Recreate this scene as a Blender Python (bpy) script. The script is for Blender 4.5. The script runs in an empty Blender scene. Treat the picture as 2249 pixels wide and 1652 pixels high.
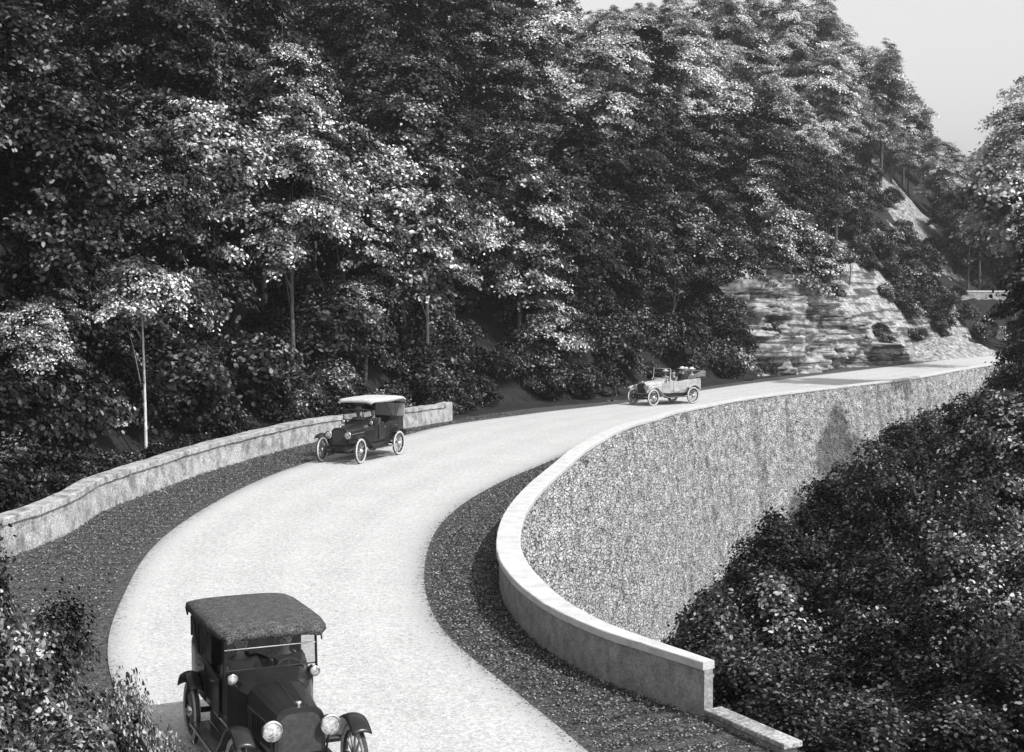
import bpy, math, random
import numpy as np
from mathutils import Vector, Matrix
S = bpy.context.scene
C = S.collection
R = math.radians
random.seed(7)
rng = np.random.default_rng(11)

# ------------------------------------------------------------------ camera, sky, sun
CAM_H, FOC, HOR = 5.8, 3200.0, 630.0            # eye height (m), focal length and horizon in a 2248 x 1652 frame
TH = math.atan((826.0 - HOR) / FOC)
cam = bpy.data.cameras.new('camera'); co = bpy.data.objects.new('camera', cam); C.objects.link(co)
co.location = (0, 0, CAM_H); co.rotation_euler = (R(90) - TH, 0, 0)
cam.sensor_width = 36; cam.lens = FOC / 2248 * 36; cam.clip_end = 4000; cam.clip_start = 0.1
S.camera = co
S.render.resolution_x, S.render.resolution_y = 1024, 752
S.view_settings.view_transform = 'Standard'; S.view_settings.look = 'None'
S.view_settings.gamma = 1.0; S.view_settings.exposure = 0.58
SUN = Vector((0.60, -0.42, 0.86)).normalized()   # towards the sun: from the right, a little behind the camera
el = math.asin(SUN.z)
w = bpy.data.worlds.new('World'); S.world = w; w.use_nodes = True
nt = w.node_tree; nt.nodes.clear()
sky = nt.nodes.new('ShaderNodeTexSky'); sky.sky_type = 'NISHITA'; sky.sun_disc = False
sky.sun_elevation = el; sky.sun_rotation = math.atan2(SUN.x, SUN.y)
sky.air_density = 1.0; sky.dust_density = 3.0
bw = nt.nodes.new('ShaderNodeSeparateColor'); bg = nt.nodes.new('ShaderNodeBackground'); wo = nt.nodes.new('ShaderNodeOutputWorld')
nt.links.new(sky.outputs[0], bw.inputs[0]); nt.links.new(bw.outputs[2], bg.inputs[0])   # blue-sensitive plate: the sky prints nearly white
nt.links.new(bg.outputs[0], wo.inputs[0])
bg.inputs[1].default_value = 0.137
sl = bpy.data.lights.new('sun', 'SUN'); sl.energy = 3.1; sl.angle = R(0.5); sl.color = (1, 0.995, 0.99)
so = bpy.data.objects.new('sun', sl); C.objects.link(so)
so.rotation_euler = (-SUN).to_track_quat('-Z', 'Y').to_euler(); so.location = SUN * 100

# ------------------------------------------------------------------ helpers
def grade(y):
    """Road level: flat near the viewer, dipping gently beyond the bend."""
    t = np.clip((np.asarray(y, float) - 50) / 34, 0, 1)
    return -0.9 * t * t * (3 - 2 * t)

def at(px, py, z=None, Y=None):
    dx = (px - 1124) / FOC; dz = -(py - 826) / FOC
    d = Vector((dx, math.cos(TH) + dz * math.sin(TH), -math.sin(TH) + dz * math.cos(TH)))
    if Y is not None:
        k = Y / d.y; return Vector((d.x * k, Y, CAM_H + d.z * k))
    off = 0 if z is None else z
    g = 0.0
    for _ in range(40):
        k = (g + off - CAM_H) / d.z; g = 0.6 * g + 0.4 * float(grade(d.y * k))
    return Vector((d.x * k, d.y * k, g + off))

def topix(x, y, z):
    x = np.asarray(x, float); y = np.asarray(y, float); z = np.asarray(z, float) - CAM_H
    dep = y * math.cos(TH) - z * math.sin(TH); up = y * math.sin(TH) + z * math.cos(TH)
    return 1124 + FOC * x / dep, 826 - FOC * up / dep

def smooth(pts, n=200, closed=False):
    """Catmull-Rom through pts, resampled to n points evenly along the curve."""
    P = np.array([list(p)[:2] for p in pts], float)
    P = np.vstack([2 * P[0] - P[1], P, 2 * P[-1] - P[-2]])
    out = []
    for i in range(1, len(P) - 2):
        p0, p1, p2, p3 = P[i - 1:i + 3]
        for t in np.linspace(0, 1, 12, endpoint=False):
            out.append(0.5 * ((2 * p1) + (-p0 + p2) * t + (2 * p0 - 5 * p1 + 4 * p2 - p3) * t * t + (-p0 + 3 * p1 - 3 * p2 + p3) * t ** 3))
    out.append(P[-2]); out = np.array(out)
    L = np.concatenate([[0], np.cumsum(np.linalg.norm(np.diff(out, axis=0), axis=1))])
    q = np.linspace(0, L[-1], n)
    return np.stack([np.interp(q, L, out[:, 0]), np.interp(q, L, out[:, 1])], 1)

def normals2(L):
    t = np.gradient(L, axis=0); t /= np.linalg.norm(t, axis=1)[:, None] + 1e-9
    return np.stack([-t[:, 1], t[:, 0]], 1)      # left of travel

def nearest(L, X, Y):
    """distance, signed (left of travel positive), foot point on polyline L"""
    p = np.stack([X.ravel(), Y.ravel()], 1); best = np.full(len(p), 1e18); sd = np.zeros(len(p)); foot = np.zeros_like(p)
    for a, b in zip(L[:-1], L[1:]):
        ab = b - a; l2 = ab @ ab
        if l2 < 1e-9: continue
        t = np.clip(((p - a) @ ab) / l2, 0, 1); f = a + t[:, None] * ab; d = p - f; q = (d ** 2).sum(1)
        m = q < best; best[m] = q[m]; foot[m] = f[m]
        s = np.sign(ab[0] * (p[:, 1] - a[1]) - ab[1] * (p[:, 0] - a[0])); sd[m] = s[m]
    return (np.sqrt(best) * sd).reshape(X.shape), foot.reshape(X.shape + (2,))

def vnoise(x, y, f, seed=0):
    """smooth value noise, -1..1"""
    r = np.random.default_rng(seed).random((64, 64)) * 2 - 1
    u = x * f; v = y * f; iu = np.floor(u).astype(int); iv = np.floor(v).astype(int)
    fu = u - iu; fv = v - iv; fu = fu * fu * (3 - 2 * fu); fv = fv * fv * (3 - 2 * fv)
    g = lambda a, b: r[a % 64, b % 64]
    return (g(iu, iv) * (1 - fu) + g(iu + 1, iv) * fu) * (1 - fv) + (g(iu, iv + 1) * (1 - fu) + g(iu + 1, iv + 1) * fu) * fv

def mesh_from(name, V, F, m=None, smooth_=False):
    """V (n,3) array, F list of faces or (n,k) array."""
    me = bpy.data.meshes.new(name)
    V = np.asarray(V, np.float32)
    if isinstance(F, np.ndarray):
        k = F.shape[1]
        me.vertices.add(len(V)); me.vertices.foreach_set('co', V.ravel())
        me.loops.add(F.size); me.loops.foreach_set('vertex_index', F.ravel().astype(np.int32))
        me.polygons.add(len(F)); me.polygons.foreach_set('loop_start', np.arange(0, F.size, k, dtype=np.int32))
        try: me.polygons.foreach_set('loop_total', np.full(len(F), k, np.int32))
        except Exception: pass
        me.update(calc_edges=True); me.validate()
    else:
        me.from_pydata([tuple(v) for v in V], [], [tuple(f) for f in F]); me.update()
    if m is not None: me.materials.append(m)
    if smooth_: me.polygons.foreach_set('use_smooth', [True] * len(me.polygons))
    return me

def link(name, me, parent=None, loc=None):
    o = bpy.data.objects.new(name, me); C.objects.link(o)
    if parent is not None: o.parent = parent
    if loc is not None: o.location = loc
    return o

def tag(o, label=None, cat=None, group=None, kind=None):
    if label: o['label'] = label
    if cat: o['category'] = cat
    if group: o['group'] = group
    if kind: o['kind'] = kind
    return o

def empty(name, loc=(0, 0, 0), rz=0):
    o = bpy.data.objects.new(name, None); C.objects.link(o); o.location = loc; o.rotation_euler = (0, 0, rz)
    o.empty_display_size = 0.3; return o

def copy_tree(o, parent=None):
    c = o.copy(); C.objects.link(c); c.parent = parent
    for ch in list(o.children): copy_tree(ch, c)
    return c

class MB:
    """collects boxes, tubes, lathes and lofts into ONE mesh"""
    def __init__(s): s.v = []; s.f = []
    def add(s, V, F):
        b = len(s.v); s.v += [tuple(p) for p in V]; s.f += [tuple(i + b for i in f) for f in F]; return s
    def box(s, c, d, rot=None, taper=1.0):
        x, y, z = d[0] / 2, d[1] / 2, d[2] / 2
        V = [(-x, -y, -z), (x, -y, -z), (x, y, -z), (-x, y, -z), (-x * taper, -y * taper, z), (x * taper, -y * taper, z), (x * taper, y * taper, z), (-x * taper, y * taper, z)]
        M = rot.to_matrix() if rot is not None else Matrix.Identity(3)
        return s.add([M @ Vector(v) + Vector(c) for v in V], [(0, 3, 2, 1), (4, 5, 6, 7), (0, 1, 5, 4), (1, 2, 6, 5), (2, 3, 7, 6), (3, 0, 4, 7)])
    def tube(s, pts, r, n=8, cap=True):
        pts = [Vector(p) for p in pts]
        rs = r if isinstance(r, (list, tuple)) else [r] * len(pts)
        V = []; F = []; up = Vector((0, 0, 1)); prev = None
        for i, p in enumerate(pts):
            t = (pts[min(i + 1, len(pts) - 1)] - pts[max(i - 1, 0)]).normalized()
            if prev is None:
                a = t.cross(up if abs(t.z) < 0.9 else Vector((1, 0, 0))).normalized()
            else:
                a = (prev - t * prev.dot(t)).normalized()
            prev = a; b = t.cross(a)
            for k in range(n):
                th = 2 * math.pi * k / n; V.append(p + (a * math.cos(th) + b * math.sin(th)) * rs[i])
        for i in range(len(pts) - 1):
            for k in range(n):
                k2 = (k + 1) % n; F.append((i * n + k, i * n + k2, (i + 1) * n + k2, (i + 1) * n + k))
        if cap: F.append(tuple(range(n))[::-1]); F.append(tuple((len(pts) - 1) * n + k for k in range(n)))
        return s.add(V, F)
    def lathe(s, prof, c=(0, 0, 0), axis='Z', n=24, closed=False):
        V = []; F = []; m = len(prof)
        for k in range(n):
            th = 2 * math.pi * k / n
            for r, h in prof:
                a, b = r * math.cos(th), r * math.sin(th)
                p = (a, b, h) if axis == 'Z' else ((h, a, b) if axis == 'X' else (b, h, a))
                V.append(Vector(p) + Vector(c))
        for k in range(n):
            k2 = (k + 1) % n
            for j in range(m if closed else m - 1):
                j2 = (j + 1) % m; F.append((k * m + j, k2 * m + j, k2 * m + j2, k * m + j2))
        return s.add(V, F)
    def loft(s, sections, closed=True, cap=False):
        n = len(sections[0]); V = [p for sec in sections for p in sec]; F = []
        for i in range(len(sections) - 1):
            for k in range(n if closed else n - 1):
                k2 = (k + 1) % n; F.append((i * n + k, i * n + k2, (i + 1) * n + k2, (i + 1) * n + k))
        if cap: F.append(tuple(range(n))[::-1]); F.append(tuple((len(sections) - 1) * n + k for k in range(n)))
        return s.add(V, F)
    def build(s, name, m, parent=None, smooth_=False, bevel=0, solid=0):
        me = mesh_from(name, np.array([list(v) for v in s.v]), s.f, m, smooth_)
        o = link(name, me, parent)
        if solid: md = o.modifiers.new('solid', 'SOLIDIFY'); md.thickness = solid; md.offset = 0
        if bevel: md = o.modifiers.new('bevel', 'BEVEL'); md.width = bevel; md.segments = 2; md.limit_method = 'ANGLE'
        return o

# ------------------------------------------------------------------ materials (all neutral grey: the print is black and white)
def mat(name, lo, hi, scale=5.0, detail=6, rough=0.85, spec=0.3, metal=0.0, bump=0.0, bscale=None, ramp=(0.35, 0.65), fine=None, dist=0.0):
    m = bpy.data.materials.new(name); m.use_nodes = True; t = m.node_tree; p = t.nodes['Principled BSDF']
    tc = t.nodes.new('ShaderNodeTexCoord')
    n = t.nodes.new('ShaderNodeTexNoise'); n.inputs['Scale'].default_value = scale; n.inputs['Detail'].default_value = detail; n.inputs['Roughness'].default_value = 0.65
    n.inputs['Distortion'].default_value = dist
    r = t.nodes.new('ShaderNodeValToRGB'); r.color_ramp.elements[0].position, r.color_ramp.elements[1].position = ramp
    r.color_ramp.elements[0].color = (lo, lo, lo, 1); r.color_ramp.elements[1].color = (hi, hi, hi, 1)
    t.links.new(tc.outputs['Object'], n.inputs['Vector']); t.links.new(n.outputs['Fac'], r.inputs[0])
    last = r.outputs[0]
    if fine:                                       # (scale, lo factor, hi factor): grit
        n2 = t.nodes.new('ShaderNodeTexNoise'); n2.inputs['Scale'].default_value = fine[0]; n2.inputs['Detail'].default_value = 3
        t.links.new(tc.outputs['Object'], n2.inputs['Vector'])
        mr = t.nodes.new('ShaderNodeMapRange'); mr.inputs[1].default_value = 0.35; mr.inputs[2].default_value = 0.65
        mr.inputs[3].default_value = fine[1]; mr.inputs[4].default_value = fine[2]
        t.links.new(n2.outputs['Fac'], mr.inputs[0])
        mx = t.nodes.new('ShaderNodeMix'); mx.data_type = 'RGBA'; mx.blend_type = 'MULTIPLY'; mx.inputs[0].default_value = 1
        t.links.new(last, mx.inputs[6]); t.links.new(mr.outputs[0], mx.inputs[7]); last = mx.outputs[2]
    t.links.new(last, p.inputs['Base Color'])
    p.inputs['Roughness'].default_value = rough; p.inputs['Specular IOR Level'].default_value = spec; p.inputs['Metallic'].default_value = metal
    if bump:
        b = t.nodes.new('ShaderNodeBump'); b.inputs['Strength'].default_value = bump; b.inputs['Distance'].default_value = 0.05
        n3 = t.nodes.new('ShaderNodeTexNoise'); n3.inputs['Scale'].default_value = bscale or scale * 3; n3.inputs['Detail'].default_value = 5
        t.links.new(tc.outputs['Object'], n3.inputs['Vector']); t.links.new(n3.outputs['Fac'], b.inputs['Height']); t.links.new(b.outputs[0], p.inputs['Normal'])
    return m

def leaf_mat(name, lo, hi, rough=0.5, spec=0.4, pw=1.0, patch=None):
    m = bpy.data.materials.new(name); m.use_nodes = True; t = m.node_tree; p = t.nodes['Principled BSDF']
    g = t.nodes.new('ShaderNodeNewGeometry'); r = t.nodes.new('ShaderNodeValToRGB')
    pwn = t.nodes.new('ShaderNodeMath'); pwn.operation = 'POWER'; pwn.inputs[1].default_value = pw
    t.links.new(g.outputs['Random Per Island'], pwn.inputs[0]); t.links.new(pwn.outputs[0], r.inputs[0])
    r.color_ramp.elements[0].color = (lo, lo, lo, 1); r.color_ramp.elements[1].color = (hi, hi, hi, 1)
    last = r.outputs[0]
    if patch:                                      # lit sprays and dark hollows painted into the leaf colour by noise
        n = t.nodes.new('ShaderNodeTexNoise'); n.inputs['Scale'].default_value = patch[0]; n.inputs['Detail'].default_value = 3
        t.links.new(g.outputs['Position'], n.inputs['Vector'])
        mr = t.nodes.new('ShaderNodeMapRange'); mr.inputs[1].default_value = patch[1]; mr.inputs[2].default_value = patch[2]; mr.inputs[3].default_value = patch[3]; mr.inputs[4].default_value = 1
        t.links.new(n.outputs['Fac'], mr.inputs[0]); mx = t.nodes.new('ShaderNodeMix'); mx.data_type = 'RGBA'; mx.blend_type = 'MULTIPLY'; mx.inputs[0].default_value = 1
        t.links.new(last, mx.inputs[6]); t.links.new(mr.outputs[0], mx.inputs[7]); last = mx.outputs[2]
    t.links.new(last, p.inputs['Base Color']); p.inputs['Roughness'].default_value = rough; p.inputs['Specular IOR Level'].default_value = spec
    return m

M = dict(
    road=None,
    verge=mat('verge_gravel', 0.03, 0.11, 7, 8, ramp=(0.38, 0.66), bump=0.6, bscale=30, fine=(26, 0.35, 1.6)),
    field=mat('dry_grass', 0.12, 0.30, 1.4, 8, ramp=(0.36, 0.6), bump=0.7, bscale=14, fine=(13, 0.1, 1.5)),
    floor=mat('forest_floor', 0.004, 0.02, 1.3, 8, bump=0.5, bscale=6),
    base=mat('far_ground', 0.03, 0.09, 0.4, 8),
    coping=mat('white_coping', 0.40, 0.52, 3, 6, ramp=(0.3, 0.55), fine=(40, 0.9, 1.05), bump=0.2, bscale=30),
    wallface=mat('rendered_wall', 0.2, 0.34, 4, 7, bump=0.35, bscale=22, fine=(30, 0.75, 1.15)),
    stone=mat('pale_stone', 0.17, 0.42, 2.2, 9, ramp=(0.36, 0.56), bump=0.6, bscale=16, fine=(22, 0.55, 1.2)),
    bark=mat('bark', 0.04, 0.12, 6, 6, bump=0.5, bscale=20),
    palebark=mat('pale_bark', 0.45, 0.75, 5, 6, bump=0.3, bscale=20),
    black=mat('black_enamel', 0.012, 0.02, 3, 3, rough=0.28, spec=0.4),
    grey=mat('grey_enamel', 0.3, 0.42, 3, 3, rough=0.35, spec=0.5),
    canvas=mat('dark_canvas', 0.035, 0.075, 9, 8, rough=0.95, bump=0.3, bscale=40, fine=(60, 0.1, 2.4)),
    palecanvas=mat('pale_canvas', 0.38, 0.52, 6, 6, rough=0.95, bump=0.3, bscale=20),
    leather=mat('leather', 0.02, 0.05, 8, 4, rough=0.5, bump=0.3, bscale=8),
    tyre=mat('white_rubber', 0.36, 0.56, 9, 5, rough=0.8, fine=(30, 0.8, 1.1)),
    tread=mat('dark_rubber', 0.03, 0.06, 9, 5, rough=0.8),
    wood=mat('wheel_wood', 0.12, 0.25, 10, 5, rough=0.5),
    nickel=mat('nickel', 0.6, 0.8, 4, 3, rough=0.25, metal=1.0),
    lens=mat('lamp_lens', 0.12, 0.62, 16, 4, rough=0.25, spec=0.8),
    skin=mat('skin', 0.3, 0.42, 8, 4, rough=0.6), cloth_d=mat('dark_cloth', 0.02, 0.06, 12, 5, rough=0.9),
    cloth_l=mat('pale_cloth', 0.5, 0.7, 12, 5, rough=0.9), cloth_m=mat('grey_cloth', 0.12, 0.22, 12, 5, rough=0.9),
    hair=mat('hair', 0.01, 0.04, 20, 4, rough=0.6),
    leaf_d=leaf_mat('leaf_dark', 0.006, 0.30, pw=5.0, rough=.6, spec=.15, patch=(.55, .42, .60, .15)), leaf_m=leaf_mat('leaf_mid', 0.008, 0.55, pw=3.2, rough=.6, spec=.25, patch=(.6, .46, .58, .06)),  # the few palest leaves are sun flecks painted into the foliage
    leaf_l=leaf_mat('leaf_light', 0.02, 0.85, pw=1.9, rough=.6, spec=.25, patch=(.65, .42, .54, .06)), leaf_f=leaf_mat('leaf_far', 0.16, 0.75, pw=1.0, spec=.2, patch=(.35, .40, .56, .15)), bushleaf=leaf_mat('leaf_bush', 0.02, 0.5, pw=1.7, rough=.6, spec=.2, patch=(2.6, .42, .54, .08)),  # leaf_far has the haze of distance put into its leaf colour
    litter=leaf_mat('litter', 0.02, 0.34, rough=0.8, spec=0.1, pw=2.6), blade=leaf_mat('blade', 0.05, 0.46, rough=0.8, spec=0.1, pw=1.2),
)
def glass_mat():
    m = bpy.data.materials.new('pane_glass'); m.use_nodes = True; t = m.node_tree; t.nodes.remove(t.nodes['Principled BSDF'])
    a = t.nodes.new('ShaderNodeBsdfTransparent'); a.inputs[0].default_value = (0.82, 0.82, 0.82, 1)
    g = t.nodes.new('ShaderNodeBsdfGlossy'); g.inputs['Roughness'].default_value = 0.03
    mx = t.nodes.new('ShaderNodeMixShader'); mx.inputs[0].default_value = 0.03
    t.links.new(a.outputs[0], mx.inputs[1]); t.links.new(g.outputs[0], mx.inputs[2]); t.links.new(mx.outputs[0], t.nodes['Material Output'].inputs[0])
    return m
M['glass'] = glass_mat()

def road_material():
    """pale dusty road; gravel spills over its two edges (UV x runs across the road)"""
    m = bpy.data.materials.new('dusty_road'); m.use_nodes = True; t = m.node_tree; p = t.nodes['Principled BSDF']
    tc = t.nodes.new('ShaderNodeTexCoord'); uv = t.nodes.new('ShaderNodeUVMap'); sx = t.nodes.new('ShaderNodeSeparateXYZ')
    t.links.new(uv.outputs[0], sx.inputs[0])
    def noise(s, d, rgh=0.6):
        n = t.nodes.new('ShaderNodeTexNoise'); n.inputs['Scale'].default_value = s; n.inputs['Detail'].default_value = d; n.inputs['Roughness'].default_value = rgh
        t.links.new(tc.outputs['Object'], n.inputs['Vector']); return n.outputs['Fac']
    def mth(op, a, b=None, c=None):
        n = t.nodes.new('ShaderNodeMath'); n.operation = op
        for i, q in enumerate((a, b, c)):
            if q is None: continue
            if isinstance(q, (int, float)): n.inputs[i].default_value = q
            else: t.links.new(q, n.inputs[i])
        return n.outputs[0]
    big = noise(0.5, 5); mid = noise(6, 6); fin0 = noise(30, 2, 0.6); f2 = noise(11, 2, 0.6)
    fin = mth('ADD', mth('MULTIPLY', mth('SUBTRACT', fin0, 0.5), 1.7), mth('ADD', mth('MULTIPLY', mth('SUBTRACT', f2, 0.5), .9), 0.5))
    v = mth('ADD', mth('MULTIPLY', big, 0.10), mth('ADD', mth('MULTIPLY', mid, 0.12), mth('MULTIPLY', fin, 0.34)))
    v = mth('ADD', v, 0.145)
    edge = mth('MULTIPLY', mth('ABSOLUTE', mth('SUBTRACT', sx.outputs[0], 0.5)), 2)      # 0 centre .. 1 edge
    k = mth('SUBTRACT', edge, 0.92); k = mth('ADD', mth('MULTIPLY', k, 6), mth('MULTIPLY', mth('SUBTRACT', fin, 0.5), 2.2))
    k = mth('ADD', k, mth('MULTIPLY', mth('SUBTRACT', mid, 0.5), 1.5))
    kk = t.nodes.new('ShaderNodeClamp'); t.links.new(k, kk.inputs[0])
    v = mth('MULTIPLY', v, mth('SUBTRACT', 1, mth('MULTIPLY', kk.outputs[0], 0.75)))
    # faint wheel ruts: two pairs worn along the road
    rut = mth('SINE', mth('MULTIPLY', sx.outputs[0], 25.13)); rut = mth('MULTIPLY', mth('ADD', rut, mth('MULTIPLY', mth('SUBTRACT', mid, .5), 5)), .012); v = mth('ADD', v, rut)
    cb = t.nodes.new('ShaderNodeCombineColor')
    for i in range(3): t.links.new(v, cb.inputs[i])
    t.links.new(cb.outputs[0], p.inputs['Base Color']); p.inputs['Roughness'].default_value = 0.95; p.inputs['Specular IOR Level'].default_value = 0.1
    b = t.nodes.new('ShaderNodeBump'); b.inputs['Strength'].default_value = 0.25; b.inputs['Distance'].default_value = 0.02
    t.links.new(fin, b.inputs['Height']); t.links.new(b.outputs[0], p.inputs['Normal'])
    return m
M['road'] = road_material()

# ------------------------------------------------------------------ the lines the place is laid out on
def W(px, py, z=None): return tuple(at(px, py, z))[:2]
wall_in = smooth([W(1556, 1462, .72), W(1490, 1440, .72), W(1420, 1412, .75), W(1320, 1377, .75), W(1220, 1326, .75), W(1150, 1266, .75), W(1118, 1212, .75),
                  W(1120, 1160, .75), W(1137, 1118, .75), W(1176, 1070, .75), W(1233, 1020, .75), W(1275, 985, .75), W(1335, 950, .75), W(1400, 921, .6), W(1480, 899, .45), W(1600, 878, .4), W(1700, 865, .36), W(1850, 847, .36), W(2000, 829, .36), W(2150, 803, .36), W(2350, 777, .36), W(2600, 760, .36)], 620)
inner_far = [W(1600, 880), W(1700, 869), W(1850, 851), W(2000, 833), W(2150, 808), W(2350, 782), W(2600, 765)]
near_in = [(12, -18), (9.5, -8), (7.6, 0), (6.0, 7), (4.6, 13)]
I_line = smooth(near_in + [W(1640, 1600)] + [tuple(p) for p in wall_in[::16]] + [tuple(wall_in[-1])], 560)           # field side edge of the bench
near_road_in = [(11, -18), (8.2, -8), (6.2, 0), (4.2, 7), (2.4, 13)]
road_in = smooth(near_road_in + [W(1290, 1652), W(1150, 1535), W(1000, 1420), W(945, 1340), W(930, 1260), W(950, 1180), W(1000, 1120), W(1100, 1060), W(1200, 1018),
                 W(1262, 990), W(1335, 962), W(1420, 930), W(1500, 906)] + inner_far, 420)
near_road_out = [(6, -18), (3.2, -8), (0.9, 0), (-1.2, 7), (-3.0, 13)]
road_out = smooth(near_road_out + [W(330, 1640), W(262, 1540), W(236, 1430), W(262, 1330), W(330, 1210), W(430, 1130), W(560, 1060), W(690, 1012), W(850, 968), W(1000, 932),
                  W(1200, 905), W(1380, 884), W(1560, 855), W(1700, 836), W(1900, 812), W(2050, 794), W(2200, 776), W(2400, 758), W(2650, 742)], 420)
wall_out_px = [(-260, 1400), (-120, 1270), (0, 1222), (84, 1190), (140, 1164), (211, 1120), (328, 1076), (422, 1042), (515, 1014), (609, 988), (679, 971), (790, 954), (880, 942), (972, 927)]
wall_out = smooth([W(*p) for p in wall_out_px], 240)
O_line = smooth([(5, -18), (1.6, -8), (-.5, 0), (-2.6, 6), (-5.5, 11), (-9, 16)] + [tuple(p) for p in wall_out[::20]] + [tuple(wall_out[-1])] +
                [W(1100, 906), W(1200, 894), W(1380, 877), W(1560, 848), W(1700, 829), W(1900, 803), W(2050, 785), W(2200, 768), W(2400, 750), W(2650, 735)], 420)

def strip(name, A, B, k, z, m, lift=0.0):
    n = len(A); V = []; uv = []
    for i in range(n):
        for j in range(k + 1):
            t = j / k; p = A[i] * (1 - t) + B[i] * t
            V.append((p[0], p[1], float(grade(p[1])) + z)); uv.append((t, i / n * 40))
    idx = np.arange(n * (k + 1)).reshape(n, k + 1)
    F = np.stack([idx[:-1, :-1].ravel(), idx[:-1, 1:].ravel(), idx[1:, 1:].ravel(), idx[1:, :-1].ravel()], 1)
    me = mesh_from(name, V, F, m, True)
    ul = me.uv_layers.new(name='UVMap'); li = np.zeros(len(me.loops), np.int32); me.loops.foreach_get('vertex_index', li)
    ul.data.foreach_set('uv', np.array(uv, np.float32)[li].ravel())
    return tag(link(name, me), kind='structure')

def match(A, B):
    """resample B so its i-th point is near A's i-th point, keeping order"""
    out = []; j = 0
    for a in A:
        d = ((B[j:j + 60] - a) ** 2).sum(1); j = j + int(np.argmin(d)); out.append(B[j])
    out = np.array(out)
    for _ in range(6): out[1:-1] = (out[:-2] + out[1:-1] * 2 + out[2:]) / 4
    return out
fine = lambda L: smooth(L[::6].tolist() + [L[-1].tolist()], 1600)
road = strip('road', road_out, match(road_out, fine(road_in)), 12, 0.02, M['road'])
vi = strip('inner_verge', road_in, match(road_in, fine(I_line)), 10, 0.0, M['verge'])
vo = strip('outer_verge', match(road_out, fine(O_line)), road_out, 10, 0.0, M['verge'])
# the road's own bed, so no gap opens between road and verges
strip('road_bed', match(road_out, fine(O_line)), match(road_out, fine(I_line)), 20, -0.03, M['verge'])

# ------------------------------------------------------------------ terrain
def hill_h(x, y, d):
    """height above the road of the wooded hill, d metres outside the bench"""
    a = x / np.maximum(y, 8)
    cap = 46 + 4 * vnoise(x, y, 1 / 30, 3) - 29 * np.clip((a - 0.235) / 0.075, 0, 1)
    h = np.clip(d - 2.0, 0, None) * 1.02
    h = np.where(y < 16, np.clip(d - 0.4, 0, 3.3) * 1.25, h)
    mixn = np.clip((y - 13) / 9, 0, 1)
    h = np.where(y < 22, np.clip(d - 0.4, 0, 3.3) * 1.25 * (1 - mixn) + np.clip(d - 2.0, 0, None) * 1.02 * mixn, h)
    h = cap * (1 - np.exp(-h / cap)) * 1.2
    return h + 0.5 * vnoise(x, y, 1 / 6, 4) * np.clip(d / 4, 0, 1)
def field_h(x, y, d):
    """d metres inside the wall"""
    mixn = np.clip((y - 19.6) / 2.0, 0, 1); mixn = mixn * mixn * (3 - 2 * mixn)
    bank = -np.clip(.75 * np.clip(d - .5, 0, None), 0, 8.5)
    return bank * (1 - mixn) - 8.5 * mixn - .06 * d + 0.25 * vnoise(x, y, 1 / 3, 5) * np.clip(d, 0, 1)
def terrain_grid(name, L, side, xs, ys, hf, m, snap):
    X, Y = np.meshgrid(xs, ys, indexing='ij'); sd, foot = nearest(L, X, Y); sd = sd * side
    mk = np.abs(sd) < snap; X = np.where(mk, foot[..., 0], X); Y = np.where(mk, foot[..., 1], Y); sd = np.where(mk, 0, sd)
    Z = grade(Y) + hf(X, Y, np.clip(sd, 0, None))
    V = np.stack([X, Y, Z], -1).reshape(-1, 3); idx = np.arange(X.size).reshape(X.shape)
    F = np.stack([idx[:-1, :-1].ravel(), idx[1:, :-1].ravel(), idx[1:, 1:].ravel(), idx[:-1, 1:].ravel()], 1)
    keep = (sd.ravel()[F] >= 0).all(1); F = F[keep]
    used = np.zeros(len(V), bool); used[F.ravel()] = True; re = np.cumsum(used) - 1
    return tag(link(name, mesh_from(name, V[used], re[F], m, True)), kind='structure')
O_s = O_line[::3]; I_s = I_line[::3]
# left of travel (away from camera) is the hill for O_line; right of travel is the field for I_line
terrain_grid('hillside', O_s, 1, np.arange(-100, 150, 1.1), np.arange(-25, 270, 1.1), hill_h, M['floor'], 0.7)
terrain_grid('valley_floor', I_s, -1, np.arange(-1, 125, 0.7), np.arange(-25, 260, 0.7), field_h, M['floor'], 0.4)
gb = mesh_from('ground', [(-275, -180, -21), (325, -180, -21), (325, 420, -21), (-275, 420, -21)], [(0, 1, 2, 3)], M['base'])
tag(link('ground', gb), kind='structure')
def hill_z(x, y):
    d, _ = nearest(O_s, np.array([float(x)]), np.array([float(y)])); d = max(float(d[0]), 0)
    return float(grade(y)) + float(hill_h(np.array([x]), np.array([y]), np.array([d]))[0])
def field_z(x, y):
    d, _ = nearest(I_s, np.array([float(x)]), np.array([float(y)])); d = float(-d[0])
    if d < 0: return float(grade(y))
    return float(grade(y)) + float(field_h(np.array([x]), np.array([y]), np.array([d]))[0])

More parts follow.
